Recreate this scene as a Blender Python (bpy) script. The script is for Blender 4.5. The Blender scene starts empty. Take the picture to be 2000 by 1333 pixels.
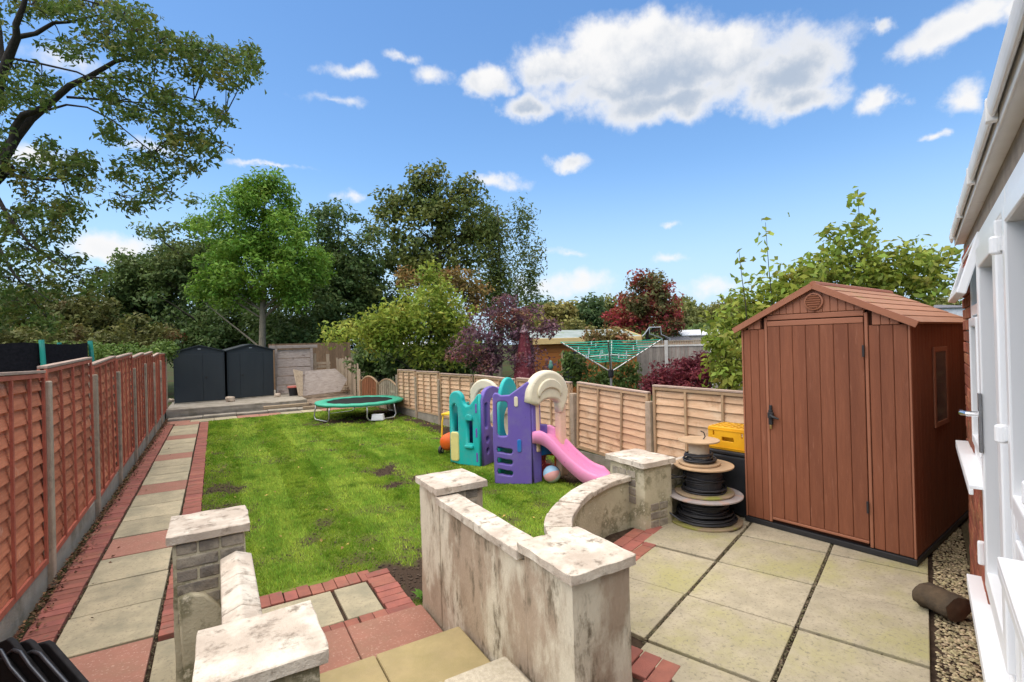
import bpy, bmesh, math, random
import numpy as np
from mathutils import Matrix, Vector, noise as mnoise

random.seed(7); rng = np.random.default_rng(11)
sc = bpy.context.scene
R = math.radians
COL = sc.collection

# ------------------------------------------------------------------ camera
# World axes follow the garden: +Y runs down the lawn, +X to the right-hand fence. Patio level is z = 0.
FPX, YAW, ROLL, EYE = 980.0, R(30.66), R(1.55), 1.70
PITCH = math.atan(2.5 / FPX)
_fw0 = Vector((math.sin(YAW), math.cos(YAW), 0)); _rt = Vector((math.cos(YAW), -math.sin(YAW), 0)); _up = Vector((0, 0, 1))
FW = _fw0 * math.cos(PITCH) + _up * math.sin(PITCH); _upp = _up * math.cos(PITCH) - _fw0 * math.sin(PITCH)
CR = _rt * math.cos(ROLL) - _upp * math.sin(ROLL); CU = _upp * math.cos(ROLL) + _rt * math.sin(ROLL)
CAM = Vector((0, 0, EYE))
cd = bpy.data.cameras.new('camera'); cam = bpy.data.objects.new('camera', cd); COL.objects.link(cam)
cd.sensor_width = 36; cd.lens = FPX * 36 / 2000; cd.clip_start = 0.02; cd.clip_end = 2000
cam.matrix_world = Matrix(((CR.x, CU.x, -FW.x, CAM.x), (CR.y, CU.y, -FW.y, CAM.y), (CR.z, CU.z, -FW.z, CAM.z), (0, 0, 0, 1)))
sc.camera = cam
sc.render.resolution_x, sc.render.resolution_y = 1024, 682
def ray(x, y): return FW + CR * ((x - 1000) / FPX) - CU * ((y - 666.5) / FPX)
def at(x, y, depth): return CAM + ray(x, y) * depth          # survey helper: direction from the photo + a chosen distance
def gp(x, y, z=0.0):
    d = ray(x, y); return CAM + d * ((z - EYE) / d.z)
def azel(x, y):
    d = ray(x, y).normalized(); return math.atan2(d.x, d.y), math.asin(d.z)

# ------------------------------------------------------------------ light, sky, exposure
SUN_AZ, SUN_EL = R(275), R(74)            # clockwise from +Y: high on the left
wd = bpy.data.worlds.new('World'); sc.world = wd; wd.use_nodes = True
nt = wd.node_tree; N = nt.nodes; LK = nt.links; N.clear()
def wn(t, **k):
    n = N.new(t)
    for a, b in k.items(): setattr(n, a, b)
    return n
def wm(op, a, b=None, c=None):
    n = wn('ShaderNodeMath', operation=op)
    for i, q in enumerate((a, b, c)):
        if q is None: continue
        if isinstance(q, (int, float)): n.inputs[i].default_value = q
        else: LK.new(q, n.inputs[i])
    return n.outputs[0]
sky = wn('ShaderNodeTexSky', sky_type='NISHITA', sun_disc=False, sun_elevation=SUN_EL, sun_rotation=SUN_AZ,
         air_density=1.0, dust_density=0.2, ozone_density=1.3)
tc = wn('ShaderNodeTexCoord'); sep = wn('ShaderNodeSeparateXYZ'); LK.new(tc.outputs['Generated'], sep.inputs[0])
az = wm('ARCTAN2', sep.outputs[0], sep.outputs[1]); el = wm('ARCSINE', sep.outputs[2])
cmb0 = wn('ShaderNodeCombineXYZ'); LK.new(az, cmb0.inputs[0]); LK.new(el, cmb0.inputs[1])
def wnoise(vec, scale, detail=8, rough=.6, dist=0.0, dim='3D'):
    n = wn('ShaderNodeTexNoise'); n.inputs['Scale'].default_value = scale; n.inputs['Detail'].default_value = detail
    n.inputs['Roughness'].default_value = rough; n.inputs['Distortion'].default_value = dist
    LK.new(vec, n.inputs['Vector']); return n
nb = wnoise(tc.outputs['Generated'], 15, 10, .60); nf = wnoise(tc.outputs['Generated'], 8.5, 6, .55)
wrp = wn('ShaderNodeVectorMath', operation='SUBTRACT'); LK.new(wnoise(tc.outputs['Generated'], 11, 6, .6).outputs['Color'], wrp.inputs[0]); wrp.inputs[1].default_value = (.5, .5, .5)
wrs = wn('ShaderNodeVectorMath', operation='MULTIPLY'); LK.new(wrp.outputs[0], wrs.inputs[0]); wrs.inputs[1].default_value = (.12, .06, 0)
cmb = wn('ShaderNodeVectorMath', operation='ADD'); LK.new(cmb0.outputs[0], cmb.inputs[0]); LK.new(wrs.outputs[0], cmb.inputs[1])      # ragged outlines
LOBES = [(1300, 150, 320, 62, 1), (1230, 88, 185, 62, 1), (1380, 100, 170, 58, 1), (1530, 150, 130, 70, 1), (1120, 130, 130, 50, 1),
         (1300, 200, 200, 48, .9), (1560, 200, 90, 40, .8), (1030, 212, 72, 36, .95), (955, 165, 66, 34, .9), (840, 152, 52, 26, .55),
         (790, 118, 36, 12, .4), (690, 143, 72, 15, .42), (1112, 320, 46, 15, .6), (1728, 186, 52, 30, .7), (1850, 65, 105, 46, .8),
         (1960, 20, 60, 40, .7), (1900, 185, 58, 34, .55), (1722, 34, 34, 20, .55), (1828, 258, 24, 10, .45), (225, 488, 95, 34, .75),
         (520, 322, 78, 7, .4), (690, 381, 34, 11, .42), (980, 356, 60, 10, .35), (1110, 560, 130, 26, .38), (1320, 505, 50, 9, .3), (1300, 438, 22, 5, .3), (130, 120, 110, 40, .45),
         (60, 300, 120, 26, .45), (300, 290, 90, 16, .4), (1100, 494, 34, 8, .35), (1390, 560, 60, 16, .3), (640, 200, 60, 8, .2)]
acc = None
for (x, y, rx, ry, w) in LOBES:
    a0, e0 = azel(x, y); a1, _ = azel(x + rx, y); _, e1 = azel(x, y - ry); a2, _ = azel(x - rx, y); _, e2 = azel(x, y + ry)
    ra, re = abs(a1 - a2) / 2, abs(e1 - e2) / 2
    s = wn('ShaderNodeVectorMath', operation='SUBTRACT'); LK.new(cmb.outputs[0], s.inputs[0]); s.inputs[1].default_value = (a0, e0, 0)
    m = wn('ShaderNodeVectorMath', operation='MULTIPLY'); LK.new(s.outputs[0], m.inputs[0]); m.inputs[1].default_value = (1 / ra, 1 / re, 0)
    l = wn('ShaderNodeVectorMath', operation='LENGTH'); LK.new(m.outputs[0], l.inputs[0])
    v = wm('MULTIPLY', wm('SUBTRACT', 1.12, l.outputs['Value']), w)
    acc = v if acc is None else wm('SMOOTH_MAX', acc, v, .12)
dens = wm('ADD', acc, wm('MULTIPLY', wm('SUBTRACT', nb.outputs[0], .5), 1.25))
# thin fair-weather cloud scattered over the rest of the dome
rest = wm('MULTIPLY', wm('SUBTRACT', wnoise(tc.outputs['Generated'], 3.2, 7, .6).outputs[0], .66), 3.2)
dens = wm('MAXIMUM', dens, rest)
def wramp(x, a, b):
    n = wn('ShaderNodeMapRange', interpolation_type='SMOOTHSTEP'); n.inputs['From Min'].default_value = a; n.inputs['From Max'].default_value = b
    LK.new(x, n.inputs['Value']); return n.outputs[0]
alpha = wm('MULTIPLY', wramp(dens, -.05, .55), .97)
ctr = azel(1300, 165); low = wm('MULTIPLY', wm('SUBTRACT', el, ctr[1] + .030), 10.0)
lit = wm('ADD', wm('ADD', .50, low), wm('MULTIPLY', wm('SUBTRACT', nf.outputs[0], .5), 1.9))
lit = wm('ADD', lit, wm('MULTIPLY', wm('SUBTRACT', nb.outputs[0], .5), 1.2))
_a, _e = azel(1300, 150); _s = wn('ShaderNodeVectorMath', operation='SUBTRACT'); LK.new(cmb0.outputs[0], _s.inputs[0]); _s.inputs[1].default_value = (_a, _e, 0)
_m = wn('ShaderNodeVectorMath', operation='MULTIPLY'); LK.new(_s.outputs[0], _m.inputs[0]); _m.inputs[1].default_value = (1 / .42, 1 / .15, 0); _l = wn('ShaderNodeVectorMath', operation='LENGTH'); LK.new(_m.outputs[0], _l.inputs[0])
bulk = wm('SUBTRACT', 1.0, wramp(_l.outputs['Value'], .75, 1.05))        # only the big bank is thick enough to have a grey base
thick = wm('MULTIPLY', wramp(dens, .20, .95), wm('ADD', .12, wm('MULTIPLY', bulk, .80)))
lit = wm('MAXIMUM', wramp(lit, .0, 1.0), wm('SUBTRACT', 1.0, thick))
cc = wn('ShaderNodeMix', data_type='RGBA'); LK.new(lit, cc.inputs[0])
cc.inputs[6].default_value = (2.0, 2.4, 3.0, 1); cc.inputs[7].default_value = (4.5, 4.45, 4.4, 1)
gam = wn('ShaderNodeHueSaturation'); gam.inputs['Saturation'].default_value = 1.18; gam.inputs['Value'].default_value = .98
LK.new(sky.outputs[0], gam.inputs['Color'])
veil = wn('ShaderNodeMix', data_type='RGBA'); LK.new(wm('MULTIPLY', wm('SUBTRACT', 1.0, wramp(el, -.02, .34)), .9), veil.inputs[0]); LK.new(gam.outputs[0], veil.inputs[6]); veil.inputs[7].default_value = (2.45, 3.3, 4.4, 1)      # pale summer haze low down, all round
mx = wn('ShaderNodeMix', data_type='RGBA'); LK.new(alpha, mx.inputs[0]); LK.new(veil.outputs[2], mx.inputs[6]); LK.new(cc.outputs[2], mx.inputs[7])
bg = wn('ShaderNodeBackground'); bg.inputs['Strength'].default_value = 0.10; LK.new(mx.outputs[2], bg.inputs[0])
out = wn('ShaderNodeOutputWorld'); LK.new(bg.outputs[0], out.inputs[0])

sl = bpy.data.lights.new('sun', 'SUN'); so = bpy.data.objects.new('sun', sl); COL.objects.link(so)
sl.energy = 3.0; sl.angle = R(110); sl.color = (1, .88, .72)     # bright thin cloud round the sun: soft, nearly shadowless
_sd = Vector((math.sin(SUN_AZ) * math.cos(SUN_EL), math.cos(SUN_AZ) * math.cos(SUN_EL), math.sin(SUN_EL)))
so.rotation_euler = _sd.to_track_quat('Z', 'Y').to_euler(); so.location = _sd * 60
sc.view_settings.view_transform = 'Standard'; sc.view_settings.look = 'None'; sc.view_settings.gamma = 1
sc.view_settings.use_curve_mapping = False; sc.view_settings.exposure = 1.15
try:
    sc.cycles.use_denoising = True; sc.cycles.denoiser = 'OPENIMAGEDENOISE'; sc.cycles.denoising_prefilter = 'ACCURATE'
    sc.cycles.max_bounces = 8; sc.cycles.transparent_max_bounces = 8; sc.cycles.caustics_reflective = False; sc.cycles.caustics_refractive = False
except Exception: pass

# ------------------------------------------------------------------ materials
MATS = {}
def mat(name, c, c2=None, scale=5, stretch=(1, 1, 1), rough=.85, bump=.25, bscale=60, bstretch=None, rnd=.12, spec=.25, metal=0.0,
        c3=None, s3=2.0, t3=.55, w3=.08, c4=None, s4=9.0, t4=.6, w4=.06, local=False, island=0.0, hue=0.0, transl=0.0, coat=0.0, st3=(1, 1, 1)):
    if name in MATS: return MATS[name]
    m = bpy.data.materials.new(name); m.use_nodes = True; MATS[name] = m
    t = m.node_tree; n = t.nodes; k = t.links; n.clear()
    o = n.new('ShaderNodeOutputMaterial'); p = n.new('ShaderNodeBsdfPrincipled')
    if local: tcx = n.new('ShaderNodeTexCoord'); vec = tcx.outputs['Object']
    else: g = n.new('ShaderNodeNewGeometry'); vec = g.outputs['Position']
    def mapped(st):
        if tuple(st) == (1, 1, 1): return vec
        mp = n.new('ShaderNodeMapping'); mp.inputs['Scale'].default_value = st; k.new(vec, mp.inputs[0]); return mp.outputs[0]
    def nz(v, s, det=6, ro=.6):
        q = n.new('ShaderNodeTexNoise'); q.inputs['Scale'].default_value = s; q.inputs['Detail'].default_value = det; q.inputs['Roughness'].default_value = ro
        k.new(v, q.inputs['Vector']); return q.outputs[0]
    def mr(v, a, b):
        q = n.new('ShaderNodeMapRange'); q.interpolation_type = 'SMOOTHSTEP'; q.inputs['From Min'].default_value = a; q.inputs['From Max'].default_value = b
        k.new(v, q.inputs['Value']); return q.outputs[0]
    def mixc(f, a, b):
        q = n.new('ShaderNodeMix'); q.data_type = 'RGBA'; k.new(f, q.inputs[0])
        for i, z in ((6, a), (7, b)):
            if isinstance(z, tuple): q.inputs[i].default_value = (*z[:3], 1)
            else: k.new(z, q.inputs[i])
        return q.outputs[2]
    sv = mapped(stretch)
    colr = mixc(mr(nz(sv, scale), .3, .7), c, c2 if c2 else tuple(x * .75 for x in c))
    if c3: colr = mixc(mr(nz(mapped(st3), s3, 7, .65), t3 - w3, t3 + w3), colr, c3)
    if c4: colr = mixc(mr(nz(mapped(st3), s4, 7, .7), t4 - w4, t4 + w4), colr, c4)
    if rnd or island or hue:
        h = n.new('ShaderNodeHueSaturation'); k.new(colr, h.inputs['Color'])
        if island: gg = n.new('ShaderNodeNewGeometry'); src = gg.outputs['Random Per Island']; amt = island
        else: oi = n.new('ShaderNodeObjectInfo'); src = oi.outputs['Random']; amt = rnd
        q = n.new('ShaderNodeMapRange'); q.inputs['To Min'].default_value = 1 - amt; q.inputs['To Max'].default_value = 1 + amt
        k.new(src, q.inputs['Value']); k.new(q.outputs[0], h.inputs['Value'])
        if hue:
            w = n.new('ShaderNodeMath'); w.operation = 'MULTIPLY'; w.inputs[1].default_value = 7.31; k.new(src, w.inputs[0])
            w2 = n.new('ShaderNodeMath'); w2.operation = 'FRACT'; k.new(w.outputs[0], w2.inputs[0])
            q2 = n.new('ShaderNodeMapRange'); q2.inputs['To Min'].default_value = .5 - hue; q2.inputs['To Max'].default_value = .5 + hue * .6
            k.new(w2.outputs[0], q2.inputs['Value']); k.new(q2.outputs[0], h.inputs['Hue'])
        colr = h.outputs[0]
    k.new(colr, p.inputs['Base Color'])
    p.inputs['Roughness'].default_value = rough; p.inputs['Specular IOR Level'].default_value = spec; p.inputs['Metallic'].default_value = metal
    if coat: p.inputs['Coat Weight'].default_value = coat; p.inputs['Coat Roughness'].default_value = .25
    if bump:
        b = n.new('ShaderNodeBump'); b.inputs['Strength'].default_value = bump; b.inputs['Distance'].default_value = .01
        k.new(nz(mapped(bstretch or stretch), bscale, 4), b.inputs['Height']); k.new(b.outputs[0], p.inputs['Normal'])
    sh = p.outputs[0]
    if transl:
        tr = n.new('ShaderNodeBsdfTranslucent'); k.new(colr, tr.inputs[0]); ms = n.new('ShaderNodeMixShader'); ms.inputs[0].default_value = transl
        k.new(sh, ms.inputs[1]); k.new(tr.outputs[0], ms.inputs[2]); sh = ms.outputs[0]
    k.new(sh, o.inputs[0]); return m
def glass_mat(name, tint=(.55, .6, .6), alpha=.35, rough=.03):
    m = bpy.data.materials.new(name); m.use_nodes = True; t = m.node_tree; n = t.nodes; k = t.links; n.clear()
    o = n.new('ShaderNodeOutputMaterial'); g = n.new('ShaderNodeBsdfGlossy'); g.inputs['Roughness'].default_value = rough; g.inputs[0].default_value = (.95, .97, 1, 1)
    tr = n.new('ShaderNodeBsdfTransparent'); tr.inputs[0].default_value = (*tint, 1)
    f = n.new('ShaderNodeFresnel'); f.inputs[0].default_value = 1.5; ms = n.new('ShaderNodeMixShader')
    k.new(f.outputs[0], ms.inputs[0]); k.new(tr.outputs[0], ms.inputs[1]); k.new(g.outputs[0], ms.inputs[2]); k.new(ms.outputs[0], o.inputs[0]); return m

# ------------------------------------------------------------------ mesh helpers
class MB:
    def __init__(s): s.v = []; s.f = []
    def add(s, vs, fs):
        o = len(s.v); s.v += [tuple(x) for x in vs]; s.f += [tuple(i + o for i in f) for f in fs]; return s
    def box(s, c, d, rot=None, taper=1.0):
        x, y, z = (q / 2 for q in d); t = taper
        vs = [Vector(p) for p in ((-x, -y, -z), (x, -y, -z), (x, y, -z), (-x, y, -z), (-x * t, -y * t, z), (x * t, -y * t, z), (x * t, y * t, z), (-x * t, y * t, z))]
        if rot is not None: vs = [rot @ q for q in vs]
        c = Vector(c); return s.add([q + c for q in vs], [(3, 2, 1, 0), (4, 5, 6, 7), (0, 1, 5, 4), (1, 2, 6, 5), (2, 3, 7, 6), (3, 0, 4, 7)])
    def bx(s, x0, x1, y0, y1, z0, z1): return s.box(((x0 + x1) / 2, (y0 + y1) / 2, (z0 + z1) / 2), (x1 - x0, y1 - y0, z1 - z0))
    def tube(s, pts, r, n=8, cap=True):
        pts = [Vector(p) for p in pts]; m = len(pts); rs = [r] * m if isinstance(r, (int, float)) else r; vs = []; prev = None
        for i, p in enumerate(pts):
            t = (pts[min(i + 1, m - 1)] - pts[max(i - 1, 0)])
            t = t.normalized() if t.length > 1e-9 else Vector((0, 0, 1))
            if prev is None: a = t.orthogonal().normalized()
            else:
                a = prev - t * prev.dot(t); a = a.normalized() if a.length > 1e-6 else t.orthogonal().normalized()
            prev = a; b = t.cross(a)
            for j in range(n):
                q = 2 * math.pi * j / n; vs.append(p + (a * math.cos(q) + b * math.sin(q)) * rs[i])
        fs = [(i * n + j, i * n + (j + 1) % n, (i + 1) * n + (j + 1) % n, (i + 1) * n + j) for i in range(m - 1) for j in range(n)]
        if cap: fs += [tuple(range(n - 1, -1, -1)), tuple((m - 1) * n + j for j in range(n))]
        return s.add(vs, fs)
    def lathe(s, prof, n=24, c=(0, 0, 0)):
        c = Vector(c); vs = []
        for (r, z) in prof:
            for j in range(n): q = 2 * math.pi * j / n; vs.append(c + Vector((r * math.cos(q), r * math.sin(q), z)))
        m = len(prof); fs = [(i * n + j, i * n + (j + 1) % n, (i + 1) * n + (j + 1) % n, (i + 1) * n + j) for i in range(m - 1) for j in range(n)]
        fs += [tuple(range(n - 1, -1, -1)), tuple((m - 1) * n + j for j in range(n))]; return s.add(vs, fs)
    def prism(s, poly, z0, z1):       # xy polygon (ccw) pulled up
        n = len(poly); vs = [(x, y, z0) for x, y in poly] + [(x, y, z1) for x, y in poly]
        return s.add(vs, [tuple(range(n - 1, -1, -1)), tuple(range(n, 2 * n))] + [(i, (i + 1) % n, n + (i + 1) % n, n + i) for i in range(n)])
    def mesh(s, name, m=None, smooth=False):
        me = bpy.data.meshes.new(name); me.from_pydata(s.v, [], s.f); me.update()
        if m: me.materials.append(m)
        if smooth: me.polygons.foreach_set('use_smooth', [True] * len(me.polygons))
        return me
    def build(s, name, m, parent=None, smooth=False, bevel=0, world=True, **k): return link(name, s.mesh(name, m, smooth), parent, bevel=bevel, world=world, **k)
def wloc(o):
    v = Vector((0, 0, 0))
    while o is not None: v += o.location; o = o.parent
    return v
def link(name, me, parent=None, loc=None, rot=None, bevel=0, world=False, scale=None):
    o = bpy.data.objects.new(name, me); COL.objects.link(o); o.parent = parent
    if world and parent is not None: o.location = -wloc(parent)
    if loc is not None: o.location = loc
    if rot is not None: o.rotation_euler = rot
    if scale is not None: o.scale = scale
    if bevel:
        b = o.modifiers.new('bevel', 'BEVEL'); b.width = bevel; b.segments = 2; b.limit_method = 'ANGLE'; b.angle_limit = R(40)
    return o
def tag(o, label=None, cat=None, group=None, kind=None):
    if label: o['label'] = label
    if cat: o['category'] = cat
    if group: o['group'] = group
    if kind: o['kind'] = kind
    return o
def thing(name, label, cat, loc=(0, 0, 0), rz=0.0, group=None):
    o = bpy.data.objects.new(name, None); COL.objects.link(o); o.location = loc; o.rotation_euler = (0, 0, rz); o.empty_display_size = .1
    return tag(o, label, cat, group)
def copy_tree(o, parent=None):
    c = o.copy(); COL.objects.link(c); c.parent = parent
    for ch in list(o.children): copy_tree(ch, c)
    return c
def plate(outline, holes=(), thick=.06, bev=.012, name='plate', m=None, arc=None):
    """flat moulded plate in local XZ, thickness along Y, rounded edges, holes cut; arc bends it round Z"""
    cu = bpy.data.curves.new('c', 'CURVE'); cu.dimensions = '2D'; cu.fill_mode = 'BOTH'; cu.extrude = max(thick / 2 - bev, .001); cu.bevel_depth = bev; cu.bevel_resolution = 2; cu.offset = -bev
    for poly in (outline, *holes):
        sp = cu.splines.new('POLY'); sp.points.add(len(poly) - 1); sp.use_cyclic_u = True
        for p, q in zip(sp.points, poly): p.co = (q[0], q[1], 0, 1)
    o = bpy.data.objects.new('tmp', cu); COL.objects.link(o)
    me = bpy.data.meshes.new_from_object(o.evaluated_get(bpy.context.evaluated_depsgraph_get()))
    bpy.data.objects.remove(o); bpy.data.curves.remove(cu)
    me.transform(Matrix.Rotation(R(90), 4, 'X')); me.name = name
    me.materials.clear()
    if m: me.materials.append(m)
    return me
def rrect(x0, x1, z0, z1, r, n=5):
    p = []
    for cx, cz, a0 in ((x1 - r, z0 + r, -90), (x1 - r, z1 - r, 0), (x0 + r, z1 - r, 90), (x0 + r, z0 + r, 180)):
        for i in range(n + 1): a = R(a0 + 90 * i / n); p.append((cx + r * math.cos(a), cz + r * math.sin(a)))
    return p
def arcpts(cx, cz, r, a0, a1, n=14, rz=None):
    return [(cx + r * math.cos(R(a0 + (a1 - a0) * i / n)), cz + (rz or r) * math.sin(R(a0 + (a1 - a0) * i / n))) for i in range(n + 1)]
LAWN = -0.37
PA = R(20); E1 = Vector((math.cos(PA), math.sin(PA), 0)); E2 = Vector((-math.sin(PA), math.cos(PA), 0))    # patio / house directions
def uv(u, v, z=0.0): return E1 * u + E2 * v + Vector((0, 0, z))

# ------------------------------------------------------------------ palette
M_soil = mat('soil', (.075, .052, .036), (.035, .025, .018), scale=14, rough=.98, bump=.9, bscale=55, rnd=0, spec=.05)
M_rough = mat('rough_ground', (.05, .07, .022), (.045, .05, .025), scale=.7, rough=.98, bump=.9, bscale=9, rnd=0, spec=.03, c3=(.06, .045, .025), s3=.3)
M_slab = mat('concrete_slab', (.47, .405, .265), (.38, .335, .22), scale=5, rough=.93, bump=.4, bscale=180, rnd=.1, c3=(.27, .25, .17), s3=2.6, t3=.57, w3=.16, c4=(.25, .22, .155), s4=48, t4=.60, w4=.09)
M_patio = mat('patio_slab', (.43, .375, .265), (.34, .30, .21), scale=7, rough=.95, bump=.45, bscale=170, rnd=.09, c3=(.36, .335, .15), s3=1.3, t3=.56, w3=.13, c4=(.22, .20, .14), s4=48, t4=.60, w4=.09)
M_redslab = mat('red_slab', (.37, .175, .125), (.31, .155, .11), scale=5, rough=.92, bump=.35, bscale=190, rnd=.1, c3=(.30, .17, .115), s3=3, t3=.6, w3=.15, c4=(.52, .33, .25), s4=55, t4=.62, w4=.08)
M_yellow = mat('buff_step_slab', (.42, .335, .17), (.34, .275, .145), scale=5, rough=.93, bump=.4, bscale=190, rnd=.05, c3=(.31, .26, .12), s3=2.3, t3=.56, w3=.15)
M_light = mat('pebbled_step_slab', (.56, .51, .39), (.42, .37, .28), scale=38, rough=.93, bump=.6, bscale=120, rnd=.05, c3=(.38, .34, .23), s3=3, t3=.6, w3=.12)
M_brick = mat('red_paver', (.33, .125, .088), (.25, .10, .075), scale=9, rough=.9, bump=.4, bscale=150, rnd=.16, hue=.008, c3=(.22, .12, .085), s3=7, t3=.62, w3=.1)
M_cap = mat('cap_stone', (.51, .44, .355), (.41, .345, .275), scale=5, rough=.92, bump=.5, bscale=90, rnd=.05, c3=(.64, .59, .49), s3=4.5, t3=.54, w3=.12, c4=(.20, .165, .125), s4=12, t4=.605, w4=.10)
M_render = mat('stained_render', (.41, .325, .24), (.31, .24, .17), scale=3.0, stretch=(1, 1, .45), rough=.95, bump=.55, bscale=60, rnd=.03, c3=(.60, .55, .43), s3=2.9, t3=.525, w3=.08, c4=(.165, .135, .09), s4=7.5, t4=.60, w4=.08, st3=(1, 1, .42))
M_render2 = mat('mossy_render', (.50, .455, .32), (.40, .36, .25), scale=4, rough=.95, bump=.55, bscale=60, rnd=.03, c3=(.20, .185, .11), s3=4.5, t3=.56, w3=.06, c4=(.62, .57, .43), s4=9, t4=.62, w4=.06)
M_wbrick = mat('weathered_brick', (.25, .215, .17), (.18, .16, .135), scale=9, rough=.95, bump=.7, bscale=60, rnd=.14, c3=(.38, .34, .26), s3=6, t3=.54, w3=.12, c4=(.12, .10, .075), s4=11, t4=.62, w4=.08)
M_conc = mat('concrete', (.36, .325, .26), (.28, .25, .20), scale=4, rough=.95, bump=.5, bscale=70, rnd=.06, c3=(.2, .18, .13), s3=2.5, t3=.6, w3=.1)
M_post = mat('concrete_post', (.44, .345, .25), (.34, .265, .19), scale=8, rough=.95, bump=.5, bscale=90, rnd=.1, c3=(.22, .19, .14), s3=5, t3=.6, w3=.08)

# ------------------------------------------------------------------ ground
g = MB(); g.add([(-400, -400, -.46), (400, -400, -.46), (400, 400, -.46), (-400, 400, -.46)], [(0, 1, 2, 3)])
tag(g.build('ground', M_rough), kind='structure')

# ---- path down the left side: base, slabs across, rows of red pavers each side
pb = MB(); pb.bx(-1.29, -.2, 2.4, 17.25, -.46, LAWN - .036)
path = tag(pb.build('path', M_soil), kind='structure')
slab_me = MB().box((0, 0, -.02), (.595, .617, .04)).mesh('slab', M_slab); slabr_me = MB().box((0, 0, -.02), (.595, .617, .04)).mesh('slab', M_redslab)
for k in range(-3, 20):
    red = (k % 4 == 3); y = 4.52 + .645 * (k + .5)
    if y > 17.1: continue
    link('slab', slabr_me if red else slab_me, path, loc=(-.725 + random.uniform(-.004, .004), y, LAWN + random.uniform(0, .006)), rot=(random.uniform(-.008, .008), random.uniform(-.008, .008), random.uniform(-.008, .008)), bevel=.006)
pav_x = MB().box((0, 0, -.025), (.205, .098, .05)).mesh('brick', M_brick); pav_y = MB().box((0, 0, -.025), (.098, .205, .05)).mesh('brick', M_brick)
def paver(me, parent, x, y, z, rz=0.0, j=1.0):
    return link('brick', me, parent, loc=(x + random.uniform(-.004, .004) * j, y + random.uniform(-.002, .002), z + random.uniform(-.003, .004) * j),
                rot=(random.uniform(-.012, .012) * j, random.uniform(-.012, .012) * j, rz + random.uniform(-.012, .012) * j), bevel=.005)
yy = 3.6
while yy < 17.15:
    paver(pav_x, path, -1.152, yy, LAWN + .004)
    if yy > 4.45: paver(pav_x, path, -.300, yy, LAWN + .004)
    yy += .1035
cs = MB().box((0, 0, -.02), (.2, .9, .04)).mesh('slab', M_slab)
link('slab', cs, path, loc=(-.30, 3.95, LAWN + .003), bevel=.006); link('slab', cs, path, loc=(-.30, 3.04, LAWN + .001), bevel=.006)

# ---- paved corner at the foot of the steps
cb = MB(); cb.bx(-.18, 1.34, 3.0, 4.72, -.45, LAWN - .02)
corner = tag(cb.build('paving', M_soil), kind='structure')
for k in range(13): paver(pav_y, corner, -.12 + .1035 * k, 4.61, LAWN + .004)
for k in range(8): paver(pav_x, corner, 1.225, 3.86 + .1035 * k, LAWN + .005)
for x0, x1 in ((-.15, .18), (.20, .805), (.825, 1.105)):
    MB().bx(x0 + .004, x1 - .004, 3.95, 4.49, LAWN - .04, LAWN).build('slab', M_slab, corner, bevel=.006)
for k in range(11): paver(pav_y, corner, .12 + .1035 * k, 3.83, LAWN + .006)

# ---- steps
steps = thing('garden_steps', 'worn steps of red, buff and pebbled slabs between the two rendered walls', 'steps', (.85, 3.3, LAWN))
sb = MB(); sb.bx(.2, 1.36, 1.9, 3.70, -.45, -.362); sb.bx(.2, 1.36, 1.9, 3.0, -.362, -.205); sb.bx(.2, 1.36, 1.5, 2.36, -.205, -.045)
sb.build('riser', M_conc, steps)
for nm, x0, x1, y0, y1, z, m in (('tread', .2, .77, 2.96, 3.775, -.318, M_redslab), ('tread', .776, 1.345, 2.96, 3.765, -.321, M_redslab),
                                ('tread', .2, .79, 2.30, 3.055, -.158, M_yellow), ('tread', .796, 1.35, 2.30, 3.06, -.160, M_yellow),
                                ('tread', .2, .955, 1.5, 2.40, -.002, M_light), ('tread', .961, 1.325, 1.5, 2.395, 0.0, M_light)):
    MB().bx(x0, x1, y0, y1, z - .045, z).build(nm, m, steps, bevel=.012)

# ---- patio
def pxy(u, v): q = uv(u, v); return (q.x, q.y)
ppoly = [pxy(-4, -.22), pxy(7.2, -.22), (5.62, 3.35), (3.5, 3.42), (2.95, 3.40), (2.6, 3.25), (2.3, 3.07), (2.05, 2.84), (1.9, 2.6), (1.8, 2.2), (1.4, 1.95), (-.02, 1.95), (-4, 1.95)]
pm = MB(); pm.prism(ppoly, -.45, -.022)
patio = tag(pm.build('patio', M_soil), kind='structure')
US = [2.645 + .633 * i for i in range(-3, 6)]; VS = [0.0, .608, 1.252, 1.88]
for j in range(3):
    for i in range(len(US) - 1):
        u0, u1, v0, v1 = US[i] + .0095, US[i + 1] - .0095, VS[j] + .011, VS[j + 1] - .011
        c = [(u0, v0), (u1, v0), (u1, v1), (u0, v1)]
        if i < 2:                                # beyond the cut edge the brick border takes over
            continue
        if i == 2:                               # cut slabs along the brick border
            cut = {0: 1.70, 1: 2.28, 2: 2.60}[j]; cut2 = {0: 2.28, 1: 2.50, 2: 2.62}[j]
            c = [(cut, v0), (u1, v0), (u1, v1), (cut2, v1)]
            if j == 2: continue
        if j == 2 and i == 3: c = [(2.655, v0), (u1, v0), (u1, v1 - .16), (2.70, v1 - .20)]
        if j == 2 and i > 6: continue
        s = MB(); s.prism([pxy(*q) for q in c], -.045, random.uniform(-.006, .004)); s.build('slab', M_patio, patio, bevel=.005)
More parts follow.
